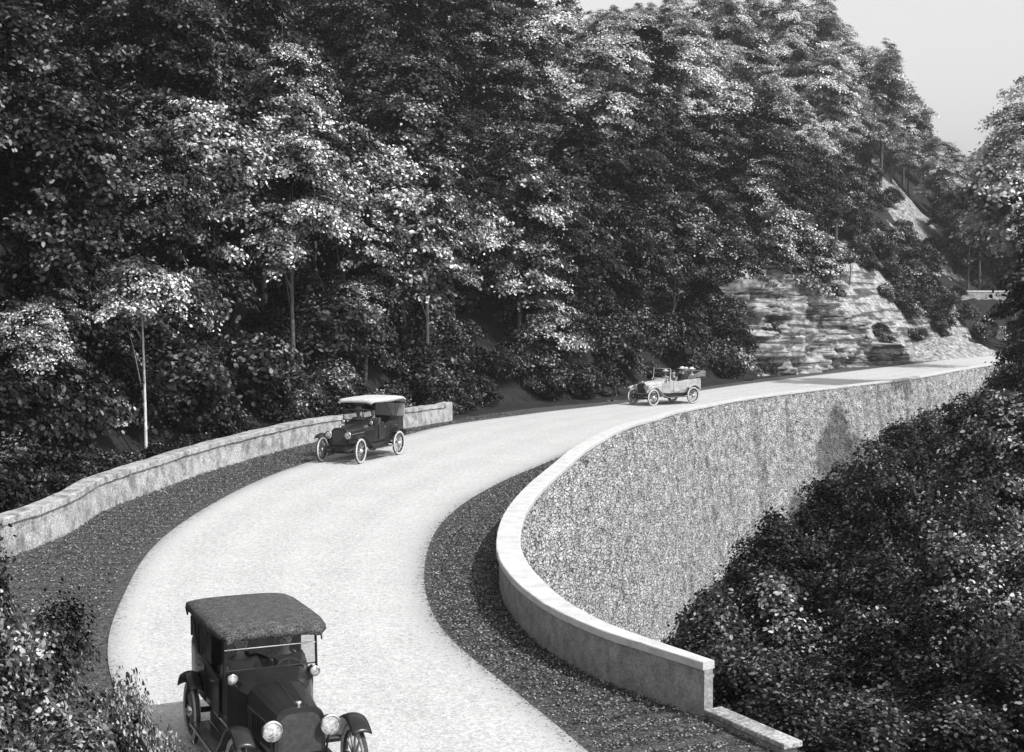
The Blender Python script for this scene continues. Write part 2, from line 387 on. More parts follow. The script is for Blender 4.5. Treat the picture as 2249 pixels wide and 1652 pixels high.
# ------------------------------------------------------------------ walls
def sweep(mb, L, prof, zf, rough=0.0, seed=0, cap=True):
    """sweep a closed cross-section (offset to the left, height) along L"""
    N = normals2(L); r = np.random.default_rng(seed); secs = []
    for i, (p, n) in enumerate(zip(L, N)):
        sec = []
        for o, h in prof:
            o2 = o + r.normal() * rough; h2 = h + r.normal() * rough * .6
            sec.append((p[0] + n[0] * o2, p[1] + n[1] * o2, zf(p, i) + h2))
        secs.append(sec)
    mb.loft(secs, True, cap)
rw = empty('parapet_wall', (float(wall_in[60][0]), float(wall_in[60][1]), 0))
def rel(mb, root):
    l = Vector(root.location); mb.v = [tuple(Vector(v) - l) for v in mb.v]; return mb
top_in = lambda p, i: float(grade(p[1])) + 0.78 - 0.42 * min(1, max(0, (p[1] - 50) / 14))
def taper(mb, n, cols):                       # the near end runs out to a slim tip
    for i in range(n):
        k = .42 + .58 * i / n; c = Vector((float(wall_in[i][0]), float(wall_in[i][1]), 0))
        for j in range(cols):
            v = Vector(mb.v[i * cols + j]); mb.v[i * cols + j] = (c.x + (v.x - c.x) * k, c.y + (v.y - c.y) * k, v.z)
    return mb
mb = MB(); sweep(mb, wall_in, [(-.24, -.11), (-.24, -.012), (-.225, 0), (.225, 0), (.24, -.012), (.24, -.11)], top_in, 0.003, 1); taper(mb, 22, 6)
rel(mb, rw).build('coping', M['coping'], rw)
mb = MB(); sweep(mb, wall_in, [(-.18, -1.1), (-.18, -.5), (-.18, -.113), (.18, -.113), (.18, -.5), (.18, -1.1)], top_in, 0.004, 2); taper(mb, 22, 6)
rel(mb, rw).build('wall_face', M['wallface'], rw)
# the tall battered rubble face that holds up the road on the valley side
def retaining():
    L = smooth(wall_in[10::10].tolist() + [wall_in[-1].tolist()], 1100); N = normals2(L); nv = 80; t = np.linspace(0, 1, nv)
    for _ in range(30): N[1:-1] = (N[:-2] + N[1:-1] + N[2:]) / 3
    dep = 10.5 * t; S_ = np.arange(len(L))[:, None] * 1.0; D_ = dep[None] + 0 * S_; r_ = np.random.default_rng(9)
    off = .19 + D_ * .14 + .06 * vnoise(S_ * .12, D_, 3.0, 51) + .03 * r_.normal(size=D_.shape)
    top = np.array([top_in(p, 0) for p in L])[:, None] - .112
    X = L[:, 0:1] - N[:, 0:1] * off; Y = L[:, 1:2] - N[:, 1:2] * off; Z = top - D_
    V = np.stack([X, Y, Z], -1).reshape(-1, 3); idx = np.arange(X.size).reshape(X.shape)
    F = np.stack([idx[:-1, :-1].ravel(), idx[:-1, 1:].ravel(), idx[1:, 1:].ravel(), idx[1:, :-1].ravel()], 1)
    V = V - np.array(rw.location)
    return link('retaining_face', mesh_from('retaining_face', V, F, M['rubble']), rw)
def rubble_mat():
    m = mat('rubble_masonry', 0.24, 0.52, 2.2, 6, ramp=(.36, .6), bump=.5, bscale=12, fine=(16, .45, 1.25)); t = m.node_tree; p = t.nodes['Principled BSDF']
    tc = t.nodes.new('ShaderNodeTexCoord'); mp = t.nodes.new('ShaderNodeMapping'); mp.inputs['Scale'].default_value = (1, 1, 2.1)
    n = t.nodes.new('ShaderNodeTexNoise'); n.inputs['Scale'].default_value = 2.5; ad = t.nodes.new('ShaderNodeMixRGB'); ad.blend_type = 'LINEAR_LIGHT'; ad.inputs[0].default_value = .12
    t.links.new(tc.outputs['Object'], mp.inputs[0]); t.links.new(mp.outputs[0], ad.inputs[1]); t.links.new(mp.outputs[0], n.inputs['Vector']); t.links.new(n.outputs['Color'], ad.inputs[2])
    v = t.nodes.new('ShaderNodeTexVoronoi'); v.feature = 'DISTANCE_TO_EDGE'; v.inputs['Scale'].default_value = 4.4; t.links.new(ad.outputs[0], v.inputs['Vector'])
    mr = t.nodes.new('ShaderNodeMapRange'); mr.inputs[1].default_value = .01; mr.inputs[2].default_value = .10; mr.inputs[3].default_value = .34; mr.inputs[4].default_value = 1.15
    t.links.new(v.outputs['Distance'], mr.inputs[0]); old = p.inputs['Base Color'].links[0].from_socket
    mx = t.nodes.new('ShaderNodeMix'); mx.data_type = 'RGBA'; mx.blend_type = 'MULTIPLY'; mx.inputs[0].default_value = 1
    t.links.new(old, mx.inputs[6]); t.links.new(mr.outputs[0], mx.inputs[7]); t.links.new(mx.outputs[2], p.inputs['Base Color'])
    # damp streaks running down from the coping, where weep holes have stained the stone
    m3 = t.nodes.new('ShaderNodeMapping'); m3.inputs['Scale'].default_value = (.55, .55, .035); n3 = t.nodes.new('ShaderNodeTexNoise'); n3.inputs['Scale'].default_value = 1.5; n3.inputs['Detail'].default_value = 4
    t.links.new(tc.outputs['Object'], m3.inputs[0]); t.links.new(m3.outputs[0], n3.inputs['Vector']); r3 = t.nodes.new('ShaderNodeMapRange')
    r3.inputs[1].default_value = .56; r3.inputs[2].default_value = .68; r3.inputs[3].default_value = 1; r3.inputs[4].default_value = .6; t.links.new(n3.outputs['Fac'], r3.inputs[0])
    mz = t.nodes.new('ShaderNodeMix'); mz.data_type = 'RGBA'; mz.blend_type = 'MULTIPLY'; mz.inputs[0].default_value = 1
    t.links.new(mx.outputs[2], mz.inputs[6]); t.links.new(r3.outputs[0], mz.inputs[7]); t.links.new(mz.outputs[2], p.inputs['Base Color'])
    b = p.inputs['Normal'].links[0].from_node; b2 = t.nodes.new('ShaderNodeBump'); b2.inputs['Strength'].default_value = .8; b2.inputs['Distance'].default_value = .12
    t.links.new(mr.outputs[0], b2.inputs['Height']); t.links.new(b.outputs[0], b2.inputs['Normal']); t.links.new(b2.outputs[0], p.inputs['Normal']); return m
M['rubble'] = rubble_mat(); retaining()
tag(rw, 'long curving parapet with white coping above a tall rough stone face', 'wall')

lw = empty('stone_wall', (float(wall_out[120][0]), float(wall_out[120][1]), 0))
top_out = lambda p, i: float(grade(p[1])) + 0.86 + 0.004 * math.sin(i * .9) + 0.008 * math.sin(i * .37)
mb = MB(); sweep(mb, wall_out, [(-.26, -.15), (-.25, -.02), (-.2, 0), (.2, 0), (.25, -.02), (.26, -.15)], top_out, 0.006, 3)
rel(mb, lw).build('coping', M['stone'], lw)
mb = MB(); sweep(mb, wall_out, [(-.30, -1.1), (-.27, -.8), (-.24, -.55), (-.21, -.33), (-.2, -.155), (.2, -.155), (.2, -.6), (.2, -1.1)], top_out, 0.009, 4)
rel(mb, lw).build('wall_face', M['stone'], lw)
e = Vector((float(wall_out[-1][0]), float(wall_out[-1][1]), 0)); t = Vector((float(wall_out[-1][0] - wall_out[-4][0]), float(wall_out[-1][1] - wall_out[-4][1]), 0)).normalized()
mb = MB(); ep = e + t * 0.3; mb.box((ep.x, ep.y, 0.30 + float(grade(ep.y))), (.9, .50, 1.2), Matrix.Rotation(math.atan2(t.y, t.x), 4, 'Z').to_quaternion(), .97)
rel(mb, lw).build('end_pier', M['stone'], lw, bevel=.03)
tag(lw, 'weathered pale stone wall curving along the outer side of the bend, behind the middle car', 'wall')

# end pier of the parapet and the culvert headwall beside it
e0 = at(1518, 1545, 0); pr = empty('stone_pier', (e0.x, e0.y, 0))
mb = MB(); mb.box((0, 0, .1), (.36, .5, .62), taper=.94); mb.box((0, 0, .44), (.42, .56, .06)); mb.box((.02, 0, -.2), (.46, .62, .3))
mb.build('pier_block', M['wallface'], pr, bevel=.02); pr.rotation_euler.z = R(20)
tag(pr, 'short square stone pier standing under the near tip of the white-coped wall', 'pier')
c0 = at(1650, 1592, .15); cw = empty('culvert_headwall', (c0.x, c0.y, 0), R(-62))
mb = MB(); mb.box((0, 0, .12), (1.7, .30, .08)); mb.build('cap_slab', M['stone'], cw, bevel=.02)
mb = MB(); mb.box((0, 0, -.15), (1.56, .24, .44)); mb.build('headwall', M['wallface'], cw, bevel=.02)
tag(cw, 'low pale stone slab by the thicket, below the near end of the curved wall', 'headwall')

# ------------------------------------------------------------------ small ground cover
def quads(P, Nn, size, aspect=1.6, fold=0.0, r=rng):
    """leaf-shaped hexagon-ish quads centred at P with normals Nn"""
    n = len(P); Nn = Nn / (np.linalg.norm(Nn, axis=1)[:, None] + 1e-9)
    a = r.normal(size=(n, 3)); a -= (a * Nn).sum(1)[:, None] * Nn; a /= np.linalg.norm(a, axis=1)[:, None] + 1e-9
    b = np.cross(Nn, a); s = size[:, None] if isinstance(size, np.ndarray) else size
    l = a * s * .5 * aspect; wv = b * s * .5
    cup = Nn * s * .10
    V = np.stack([P - l * .95, P - l * .5 - wv * .85 + cup, P + l * .35 - wv * .8 + cup, P + l, P + l * .35 + wv * .8 + cup, P - l * .5 + wv * .85 + cup], 1).reshape(-1, 3)
    F = np.arange(n * 6).reshape(n, 6)
    return V, F
def scatter_strip(A, B, n, r):
    i = r.integers(0, len(A), n); t = r.random(n)[:, None]
    return A[i] * (1 - t) + B[i] * t + r.normal(size=(n, 2)) * .12
def litter(name, A, B, n, size, label, seed):
    r = np.random.default_rng(seed); P2 = scatter_strip(A, B, n * 3, r)
    py = topix(P2[:, 0], P2[:, 1], grade(P2[:, 1])); ok = (P2[:, 1] > 13) & (P2[:, 1] < 75) & (py[0] > -150) & (py[0] < 2400)
    P2 = P2[ok][:n]; P = np.stack([P2[:, 0], P2[:, 1], grade(P2[:, 1]) + .012 + r.random(len(P2)) * .03], 1)
    Nn = np.stack([r.normal(size=len(P)) * .5, r.normal(size=len(P)) * .5, np.ones(len(P))], 1)
    V, F = quads(P, Nn, size * (0.6 + r.random(len(P))), 1.4, r=r)
    return tag(link(name, mesh_from(name, V, F, M['litter'])), label, 'ground cover', kind='stuff')
mi = match(road_in, fine(I_line)); mo = match(road_out, fine(O_line))
litter('fallen_leaves', road_in * .93 + mi * .07, mi, 110000, .022, 'scattered dead leaves and stones on the dark strip inside the bend', 21)
litter('loose_gravel', mo, road_out * .93 + mo * .07, 90000, .023, 'scattered stones and leaves on the dark strip below the outer wall', 22)
# ------------------------------------------------------------------ foliage
def crown_mesh(name, rx, rz, sprays, leaves, size, m, seed, shape='round', sr=(.45, .95), flat=.35, lob=7, upright=0.0):
    """crown about the origin: leaf sprays (drooping shelves) hung on the limbs' ends, with gaps left between them"""
    r = np.random.default_rng(seed); lc = []
    for i in range(lob):                                            # main limbs give the uneven outline
        p = r.normal(size=3); p /= np.linalg.norm(p); p[2] = p[2] * .9; p *= r.uniform(.45, .72); lc.append(p)
    lc = np.array(lc); C_ = []; D_ = []
    while len(C_) < sprays:
        i = r.integers(0, lob); d = r.normal(size=3); d /= np.linalg.norm(d)
        if d[2] < -.55: continue
        p = lc[i] + d * r.uniform(.30, .50) * (.6 + .4 * r.random())
        if shape == 'cone':
            tz = np.clip((p[2] + 1) / 2, 0, 1); p[0] *= (1 - tz) * 1.15 + .06; p[1] *= (1 - tz) * 1.15 + .06
        if np.linalg.norm(p) > 1.08: continue
        C_.append(p * (rx, rx, rz)); o = p + d * .5; D_.append(o / np.linalg.norm(o))
    C_ = np.array(C_); D_ = np.array(D_); SR = r.uniform(sr[0], sr[1], sprays)
    prob = SR ** 2 / (SR ** 2).sum(); k = r.choice(sprays, leaves, p=prob)
    h = D_[k] * (1, 1, 0); h /= np.linalg.norm(h, axis=1)[:, None] + 1e-6; side = np.stack([-h[:, 1], h[:, 0], 0 * h[:, 0]], 1)
    a = r.normal(size=leaves) * .42; b = r.normal(size=leaves) * .42; q = SR[k]
    rr_ = a * a + b * b
    off = h * (a * q * 1.15)[:, None] + side * (b * q)[:, None]
    off[:, 2] += -flat * q * (np.clip(a + .5, 0, 2) ** 2) * .9 + r.normal(size=leaves) * q * (.14 + upright) + upright * q * (1 - rr_)
    P = C_[k] + off
    Nn = np.array((0, 0, .75)) + h * (.35 + .5 * np.clip(a, -1, 1))[:, None] + D_[k] * .35 + r.normal(size=(leaves, 3)) * .42
    V, F = quads(P, Nn, size * (.6 + .8 * r.random(leaves)), 1.5, r=r)
    return mesh_from(name, V, F, m), lc * (rx, rx, rz)
def trunk_mb(h, r0, cs, zc, seed, lean=0.3, limbs=7):
    r = random.Random(seed); mb = MB(); pts = []; rad = []
    if limbs == 3: h *= .6; lean = 0
    lx, ly = r.uniform(-lean, lean), r.uniform(-lean, lean); top = zc + .35 * h * .3
    for i in range(8):
        t = i / 7; pts.append((lx * t * t + (.22 * math.cos(2.6 * t) if limbs == 3 else .06 * math.sin(3 * t + seed)), ly * t * t + .05 * math.cos(4 * t), -1.0 + (top + 1.0) * t)); rad.append(r0 * (1 - .72 * t) * (1.25 if i == 0 else 1))
    mb.tube(pts, rad, 9)
    order = sorted(range(len(cs)), key=lambda i: cs[i][2])[:limbs]
    for j in order:
        c = Vector(cs[j]) + Vector((0, 0, zc)); k = r.uniform(.5, .9); b = Vector(pts[int(k * 7)]); m_ = b.lerp(c, .5) + Vector((0, 0, .25))
        mb.tube([b, m_, c], [r0 * .34, r0 * .22, r0 * .08], 6)
    return mb
PROTO = {}
def proto(kind, variant, rx, rz, sprays, leaves, size, shape='round', trunk_h=4.5, r0=.17, seed=0, **kw):
    me, cs = crown_mesh('crown', rx, rz, sprays, leaves, size, M['leaf_m'], 100 + seed, shape=shape, **kw)
    tm = trunk_mb(trunk_h + rz * 2, r0, cs, trunk_h + rz * .9, seed, limbs=3 if kind == 'young' else 7)
    tme = mesh_from('trunk', np.array([list(v) for v in tm.v]), tm.f, M['bark'], True)
    PROTO[(kind, variant)] = (me, tme, rx, rz, trunk_h + rz * .9)
for i in range(5): proto('tree', i, 3.3, 3.6 + .4 * i, 120, 34000, .108, seed=i, trunk_h=1.6, lob=6 + i)
for i in range(3): proto('tall', i, 2.9, 5.0, 130, 34000, .118, seed=10 + i, trunk_h=1.8, lob=8 + i)
proto('young', 0, 3.0, 3.1, 110, 22000, .105, seed=15, trunk_h=3.6, r0=.10, lob=9)
proto('cone', 0, 2.4, 4.6, 110, 24000, .125, shape='cone', seed=20, trunk_h=1.0, lob=12)
for i in range(3): proto('shrub', i, 1.1, .85, 60, 14000, .044, seed=30 + i, trunk_h=.1, r0=.035, sr=(.18, .36), lob=7, upright=.25)
for i in range(3): proto('thick', i, 1.15, 1.5, 80, 22000, .043, seed=50 + i, trunk_h=.1, r0=.035, sr=(.2, .42), lob=9, upright=.12)
for i in range(2): proto('bush', i, 1.0, .8, 40, 8000, .065, seed=40 + i, trunk_h=.1, r0=.035, sr=(.2, .42), lob=6, upright=.1)
def place(kind, variant, name, x, y, z, s, m, label, cat, group=None, bark='bark', sz=None, rz=None):
    me, tme, rx, rzz, zc = PROTO[(kind, variant)]
    root = empty(name, (x, y, z), random.uniform(0, 6.28) if rz is None else rz)
    root.scale = (s, s, sz or s)
    st = kind in ('shrub', 'bush', 'thick')
    t_ = link('stems' if st else 'trunk', tme, root); c_ = link('foliage' if st else 'crown', me, root, (0, 0, zc))
    c_.material_slots[0].link = 'OBJECT'; c_.material_slots[0].material = M[m]
    if bark != 'bark': t_.material_slots[0].link = 'OBJECT'; t_.material_slots[0].material = M[bark]
    return tag(root, label, cat, group)

# skyline of the photograph's trees, (x, y) in the 2248-wide frame
SKY = [(-500, -400), (1130, -200), (1225, -30), (1262, 42), (1300, 22), (1345, 8), (1385, -8), (1440, 0), (1500, -40), (1700, -50), (1880, -10), (1925, 55), (1950, 90), (2030, 95), (2052, 125),
       (2050, 200), (2020, 225), (2050, 285), (2110, 340), (2150, 355), (2180, 300), (2200, 250), (2248, 200), (2600, 150)]
def sky_y(px): return np.interp(px, [a for a, b in SKY], [b for a, b in SKY])
def row(d, step, off, smin, smax, seed):
    """trees standing d metres outside the bench, walking along the outer line"""
    r = random.Random(seed); L = O_line; N = normals2(L); seg = np.concatenate([[0], np.cumsum(np.linalg.norm(np.diff(L, axis=0), axis=1))])
    s = off; out = []
    while s < seg[-1]:
        i = int(np.searchsorted(seg, s)); i = min(i, len(L) - 1)
        dd = d + r.uniform(-1.3, 1.3); x = L[i][0] + N[i][0] * dd + r.uniform(-1, 1); y = L[i][1] + N[i][1] * dd + r.uniform(-1, 1)
        out.append((x, y, r.uniform(smin, smax), r.random(), r.randrange(100))); s += step * r.uniform(.8, 1.25)
    return out
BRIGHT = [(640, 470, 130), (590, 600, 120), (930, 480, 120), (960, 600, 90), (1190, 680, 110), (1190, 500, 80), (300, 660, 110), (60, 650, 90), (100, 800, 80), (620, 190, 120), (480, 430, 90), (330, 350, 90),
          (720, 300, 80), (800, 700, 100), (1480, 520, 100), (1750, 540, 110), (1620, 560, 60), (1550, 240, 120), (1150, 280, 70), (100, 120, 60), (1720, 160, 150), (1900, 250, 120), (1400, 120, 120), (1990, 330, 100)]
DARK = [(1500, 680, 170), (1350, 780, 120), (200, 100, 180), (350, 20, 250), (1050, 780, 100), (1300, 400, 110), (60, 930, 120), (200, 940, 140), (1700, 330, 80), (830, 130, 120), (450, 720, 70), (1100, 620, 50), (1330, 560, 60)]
def tone(px, py):  # lit and shadowed areas of the wood, painted in by leaf tone
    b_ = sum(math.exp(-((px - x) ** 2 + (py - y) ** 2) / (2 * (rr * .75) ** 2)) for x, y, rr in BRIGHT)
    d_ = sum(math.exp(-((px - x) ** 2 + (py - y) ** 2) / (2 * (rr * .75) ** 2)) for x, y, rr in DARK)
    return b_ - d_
def zone(px, py, m, low=False):
    look = {'bushleaf': 'pale', 'leaf_d': 'dark', 'leaf_m': 'speckled', 'leaf_l': 'sunlit', 'leaf_f': 'pale'}[m]
    col = ('at the wood far left' if px < 200 else 'above the slender white trunk' if px < 430 else 'left of the middle car roof' if px < 720 else 'above the middle car' if px < 960 else
           'between the two farther cars' if px < 1300 else 'above the farthest car' if px < 1560 else 'left of the rock face' if px < 1780 else 'above the rock face' if px < 2040 else 'near the far low wall at right')
    tier = 'low down' if py > 640 else 'midway up' if py > 330 else 'high up the hill'
    if py < 330 and px > 1700: tier = 'on the ridge'
    return look, col, tier
trees = []
for k, (d, st, off) in enumerate([(4.4, 3.9, 46), (8.0, 4.2, 44), (12, 4.4, 42), (16.5, 4.6, 40), (21.5, 5.0, 38), (27, 5.4, 36), (33, 5.8, 36), (40, 6.4, 34), (49, 7, 34), (59, 8, 34)]):
    for tr in row(d, st, off, .8, 1.15, 60 + k): trees.append((k,) + tr)
count = 0
for k, x, y, s, q, vv in trees:
    if y < 32: continue
    dn, _ = nearest(O_s, np.array([x]), np.array([y]))
    if dn[0] < 3.4 or (y < 52 and 230 < float(topix(x, y, 3)[0]) < 400): continue
    z = hill_z(x, y); kind = 'tree' if q < .60 else ('tall' if q < .93 or k == 0 else 'cone'); v = vv % {'tree': 5, 'tall': 3, 'cone': 1}[kind]; s *= .8 + .4 * ((vv * 37 % 100) / 100); me, tme, rx, rzz, zc = PROTO[(kind, v)]
    if y > 110: s *= 1.2
    px, py = topix(x, y, z + (zc + rzz * 1.05) * s); px = float(px); py = float(py); rp = rx * s * FOC / y
    if px + rp < -20 or px - rp > 2270: continue
    pb = float(topix(x, y, z + (zc - rzz) * s)[1])
    if pb < -20: continue
    lim = float(max(sky_y(px), .5 * sky_y(px - rp * .6) + .5 * sky_y(px + rp * .6))) if px > 1150 else -999
    if py < lim:                                   # keep below the skyline: a shorter tree
        zt = (float(at(px, lim, Y=y).z) - z) / (zc + rzz * 1.05)
        if zt < .45: continue
        s = min(s, zt)
    if px + rp * .7 > 2090 and px - rp * .7 < 2240 and y < 170 and pb < 760: continue
    pcx = px; pcy = float(topix(x, y, z + zc * s)[1]); pbt = float(topix(x, y, z + (zc - rzz * .8) * s)[1])
    if 1765 < px < 2120 and pbt > 560 and y < 150: continue        # the rock face and scree stay clear
    if 1880 < px < 2110 and pbt > 400 + max(0, px - 1960) * .6 and y < 205: continue
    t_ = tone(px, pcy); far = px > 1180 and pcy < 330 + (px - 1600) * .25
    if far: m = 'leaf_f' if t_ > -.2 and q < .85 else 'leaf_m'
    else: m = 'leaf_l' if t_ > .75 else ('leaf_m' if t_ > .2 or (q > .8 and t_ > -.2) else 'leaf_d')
    look, col, tier = zone(px, pcy, m)
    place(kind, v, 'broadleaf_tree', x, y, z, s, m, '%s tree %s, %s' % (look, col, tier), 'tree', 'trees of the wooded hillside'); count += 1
print('trees', count)
# leafy undergrowth closing the foot of the wood
ucount = 0
for k, (d, st) in enumerate([(1.9, 1.5), (3.8, 1.8), (6.2, 2.1), (9, 2.6), (12.5, 3.4)]):
    for x, y, s, q, vv in row(d, st, 44, 1.3, 2.3, 90 + k):
        s *= .62 if k == 0 else 1
        dn, _ = nearest(O_s, np.array([x]), np.array([y]))
        if y < 32 or dn[0] < .9 + s * .65: continue
        z = hill_z(x, y) - .2; px, py = topix(x, y, z + 1.2 * s); px = float(px); py = float(py)
        if not -90 < px < 2280: continue
        if 1740 < px < 2080 and y < 150 and not (1960 < px < 2060 and k >= 2): continue
        if (300 < px < 352 and y < 51 and k > 0) or (2075 < px < 2240 and y < 170): continue
        m = 'leaf_d' if q < .88 else 'leaf_m'
        look, col, tier = zone(px, 800, m)
        place('bush', vv % 2, 'shrub', x, y, z, s, m, '%s undergrowth shrub %s, %s' % (look, col, ['at its edge', 'just inside', 'slightly upslope', 'farther up', 'highest'][k]), 'shrub', 'undergrowth of the wood'); ucount += 1
print('undergrowth', ucount)

# trees one can pick out: (px, py of the crown's middle, crown half-width in px, depth, material, kind, label)
heroes = [
    (312, 650, 140, 46, 'leaf_l', 'young', 0, 'young sunlit tree with a slender white trunk behind the outer stone wall', 'palebark'),
    (640, 500, 120, 55, 'leaf_l', 'tall', 0, 'tall tree with bright leaf sprays above the middle car, left of it', 'bark'),
    (935, 500, 125, 57, 'leaf_l', 'tree', 2, 'wide tree with a bright arching crown directly above the middle car', 'bark'),
    (1185, 690, 110, 62, 'leaf_l', 'tree', 3, 'low bright-leaved tree hanging between the middle car and the farthest car', 'bark'),
    (1200, 490, 95, 64, 'leaf_m', 'tree', 0, 'bright-leaved tree rising behind the low tree between the two farther cars', 'bark'),
    (60, 760, 130, 42, 'leaf_l', 'tree', 2, 'pale-leaved tree at the left edge above the outer wall', 'bark'),
    (610, 190, 110, 68, 'leaf_l', 'tree', 0, 'round sunlit tree high on the hillside at upper left', 'bark'),
    (1745, 560, 105, 100, 'leaf_l', 'tree', 1, 'bright-leaved tree just left of the pale rock face', 'bark'),
    (1480, 560, 120, 92, 'leaf_m', 'tree', 2, 'arching tree above the farthest car', 'bark'),
    (300, 400, 110, 56, 'leaf_m', 'tree', 3, 'speckled tree on the hillside above the slender white trunk', 'bark'),
    (800, 700, 120, 54, 'leaf_m', 'tree', 0, 'low spreading tree whose sprays hang over the pale car roof', 'bark'),
]
for px, py, rp, Y, m, kind, v, lab, bk in heroes:
    while float(nearest(O_s, np.array([(px - 1124) / FOC * Y]), np.array([Y * 1.0]))[0][0]) < (1.3 if kind == 'young' else 3.2): Y += .7
    me, tme, rx, rzz, zc = PROTO[(kind, v)]; s = rp / (rx * FOC / Y); c = at(px, py, Y=Y)
    zb = hill_z(c.x, c.y); sz = max(.4, (c.z - zb) / zc) if (c.z - zb) / zc > s * .6 else s
    root = place(kind, v, 'broadleaf_tree', c.x, c.y, zb if sz != s else c.z - zc * s, s, m, lab, 'tree', None, bk)
    # keep the crown's own proportions when the trunk is stretched
    if sz != s:
        cr = [o for o in root.children if o.name.startswith('crown')][0]; tk = [o for o in root.children if o.name.startswith('trunk')][0]
        cr.location.z = (c.z - zb) / s; tk.scale.z = (c.z - zb) / s / zc
        tk.scale.x = tk.scale.y = 1.0

# undergrowth along the foot of the wood
for i, (px, py, rp, Y, m, lab) in enumerate([
    (640, 845, 80, 58, 'leaf_m', 'rounded shrub lit on top, just left of the middle car roof'), (735, 825, 60, 60, 'leaf_m', 'small lit shrub behind the middle car roof'),
    (470, 905, 60, 52, 'leaf_d', 'dark shrub behind the outer wall, right of the white trunk'), (180, 960, 80, 46, 'leaf_d', 'dark shrub behind the outer wall, left of the white trunk'),
    (60, 1020, 70, 42, 'leaf_d', 'dark shrub behind the wall at the left edge'), (880, 850, 60, 60, 'leaf_d', 'dark shrub behind the end of the outer wall'),
    (1060, 880, 50, 66, 'leaf_d', 'low dark shrub beside the end pier of the outer wall'), (1200, 860, 55, 72, 'leaf_d', 'low dark shrub midway between the two farther cars'),
    (1330, 845, 50, 84, 'leaf_d', 'low dark shrub close in front of the farthest car'), (1600, 810, 60, 100, 'leaf_m', 'low shrub just behind the farthest car'),
    (1680, 800, 40, 105, 'leaf_m', 'small shrub at the left foot of the rock face')]):
    while float(nearest(O_s, np.array([(px - 1124) / FOC * Y]), np.array([Y * 1.0]))[0][0]) < 1.8: Y += 1
    c = at(px, py, Y=Y); z = hill_z(c.x, c.y); s = rp * Y / FOC / 1.0
    place('bush', i % 2, 'shrub', c.x, c.y, max(z - .2, c.z - s * 1.1), s, m, lab, 'shrub', 'undergrowth at the foot of the wood')

for k in range(30):
    px = 60 + (k % 15) * 27; Y = 38.0; want = (1.5, 3.6)[k // 15] + .5 * math.sin(k * 2.1)
    while float(nearest(O_s, np.array([(px - 1124) / FOC * Y]), np.array([Y]))[0][0]) < want: Y += .4
    x = (px - 1124) / FOC * Y; sc = (.75, 1.35)[k // 15] * (.85 + .3 * math.sin(k * 1.3) ** 2)
    place('bush', k % 2, 'shrub', x, Y, hill_z(x, Y) - .25, sc, 'leaf_d' if k % 5 else 'leaf_m', '%s bush %s the outer wall near the white trunk' % ('dark' if k % 5 else 'speckled', 'right behind' if k < 15 else 'a little behind'), 'shrub', 'bushes behind the outer wall')

# ------------------------------------------------------------------ rocks on the far side
def rock(name, pA, pB, hgt, slope, seed, m, label, cat, strata=.62, amp=1.1, back=.7, nu=150, nv=70):
    """a stratified rock face from pA to pB (road-side foot line), leaning back by slope"""
    r = np.random.default_rng(seed); u = np.linspace(0, 1, nu)[:, None] * np.ones((1, nv)); v = np.ones((nu, 1)) * np.linspace(0, 1, nv)[None]
    A = np.array(pA); B = np.array(pB); d = (B - A)[:2]; L = np.linalg.norm(d); d /= L; n = np.array((-d[1], d[0]))
    if n[1] < 0: n = -n
    H = hgt(u); z = v * H; s = u * L
    zz = z + .12 * s * .3 + .25 * vnoise(s, z, .35, seed); lay = zz / strata; fr = lay - np.floor(lay); step = np.floor(lay) * strata
    off = back + step * slope + strata * slope * np.where(fr > .82, (fr - .82) / .18, 0) + amp * vnoise(s, step * 3, .32, seed + 1) + amp * .45 * vnoise(s, z, 1.1, seed + 2) + .12 * r.normal(size=z.shape) + .35 * vnoise(s, step * 5 + z * .2, 1.9, seed + 3)
    off = off + 6 * np.clip(1 - u / .14, 0, 1) ** 1.5 + 6 * np.clip(1 - (1 - u) / .14, 0, 1) ** 1.5
    off = np.where(v > .97, off + 4, off)
    X = A[0] + d[0] * s + n[0] * off; Y = A[1] + d[1] * s + n[1] * off; g = (A[2] * (1 - u) + B[2] * u) - .5
    V = np.stack([X, Y, g + z], -1).reshape(-1, 3); idx = np.arange(nu * nv).reshape(nu, nv)
    F = np.stack([idx[:-1, :-1].ravel(), idx[1:, :-1].ravel(), idx[1:, 1:].ravel(), idx[:-1, 1:].ravel()], 1)
    o = link(name, mesh_from(name, V, F, m)); return tag(o, label, cat)
def rock_mat():
    m = mat('rock_strata', 0.16, 0.42, .8, 8, bump=.8, bscale=3, fine=(2.4, .5, 1.2)); t = m.node_tree; p = t.nodes['Principled BSDF']
    tc = t.nodes.new('ShaderNodeTexCoord'); mp = t.nodes.new('ShaderNodeMapping'); mp.inputs['Scale'].default_value = (.16, .16, 2.1)
    n = t.nodes.new('ShaderNodeTexNoise'); n.inputs['Scale'].default_value = 1.6; n.inputs['Detail'].default_value = 5
    t.links.new(tc.outputs['Object'], mp.inputs[0]); t.links.new(mp.outputs[0], n.inputs['Vector'])
    mr = t.nodes.new('ShaderNodeMapRange'); mr.inputs[1].default_value = .44; mr.inputs[2].default_value = .5; mr.inputs[3].default_value = .25; mr.inputs[4].default_value = 1
    t.links.new(n.outputs['Fac'], mr.inputs[0]); old = p.inputs['Base Color'].links[0].from_socket
    mx = t.nodes.new('ShaderNodeMix'); mx.data_type = 'RGBA'; mx.blend_type = 'MULTIPLY'; mx.inputs[0].default_value = 1
    t.links.new(old, mx.inputs[6]); t.links.new(mr.outputs[0], mx.inputs[7]); t.links.new(mx.outputs[2], p.inputs['Base Color']); return m
M['rock'] = rock_mat()
a, b = at(1700, 833), at(2060, 794)
a.y += 1; b.y += 1
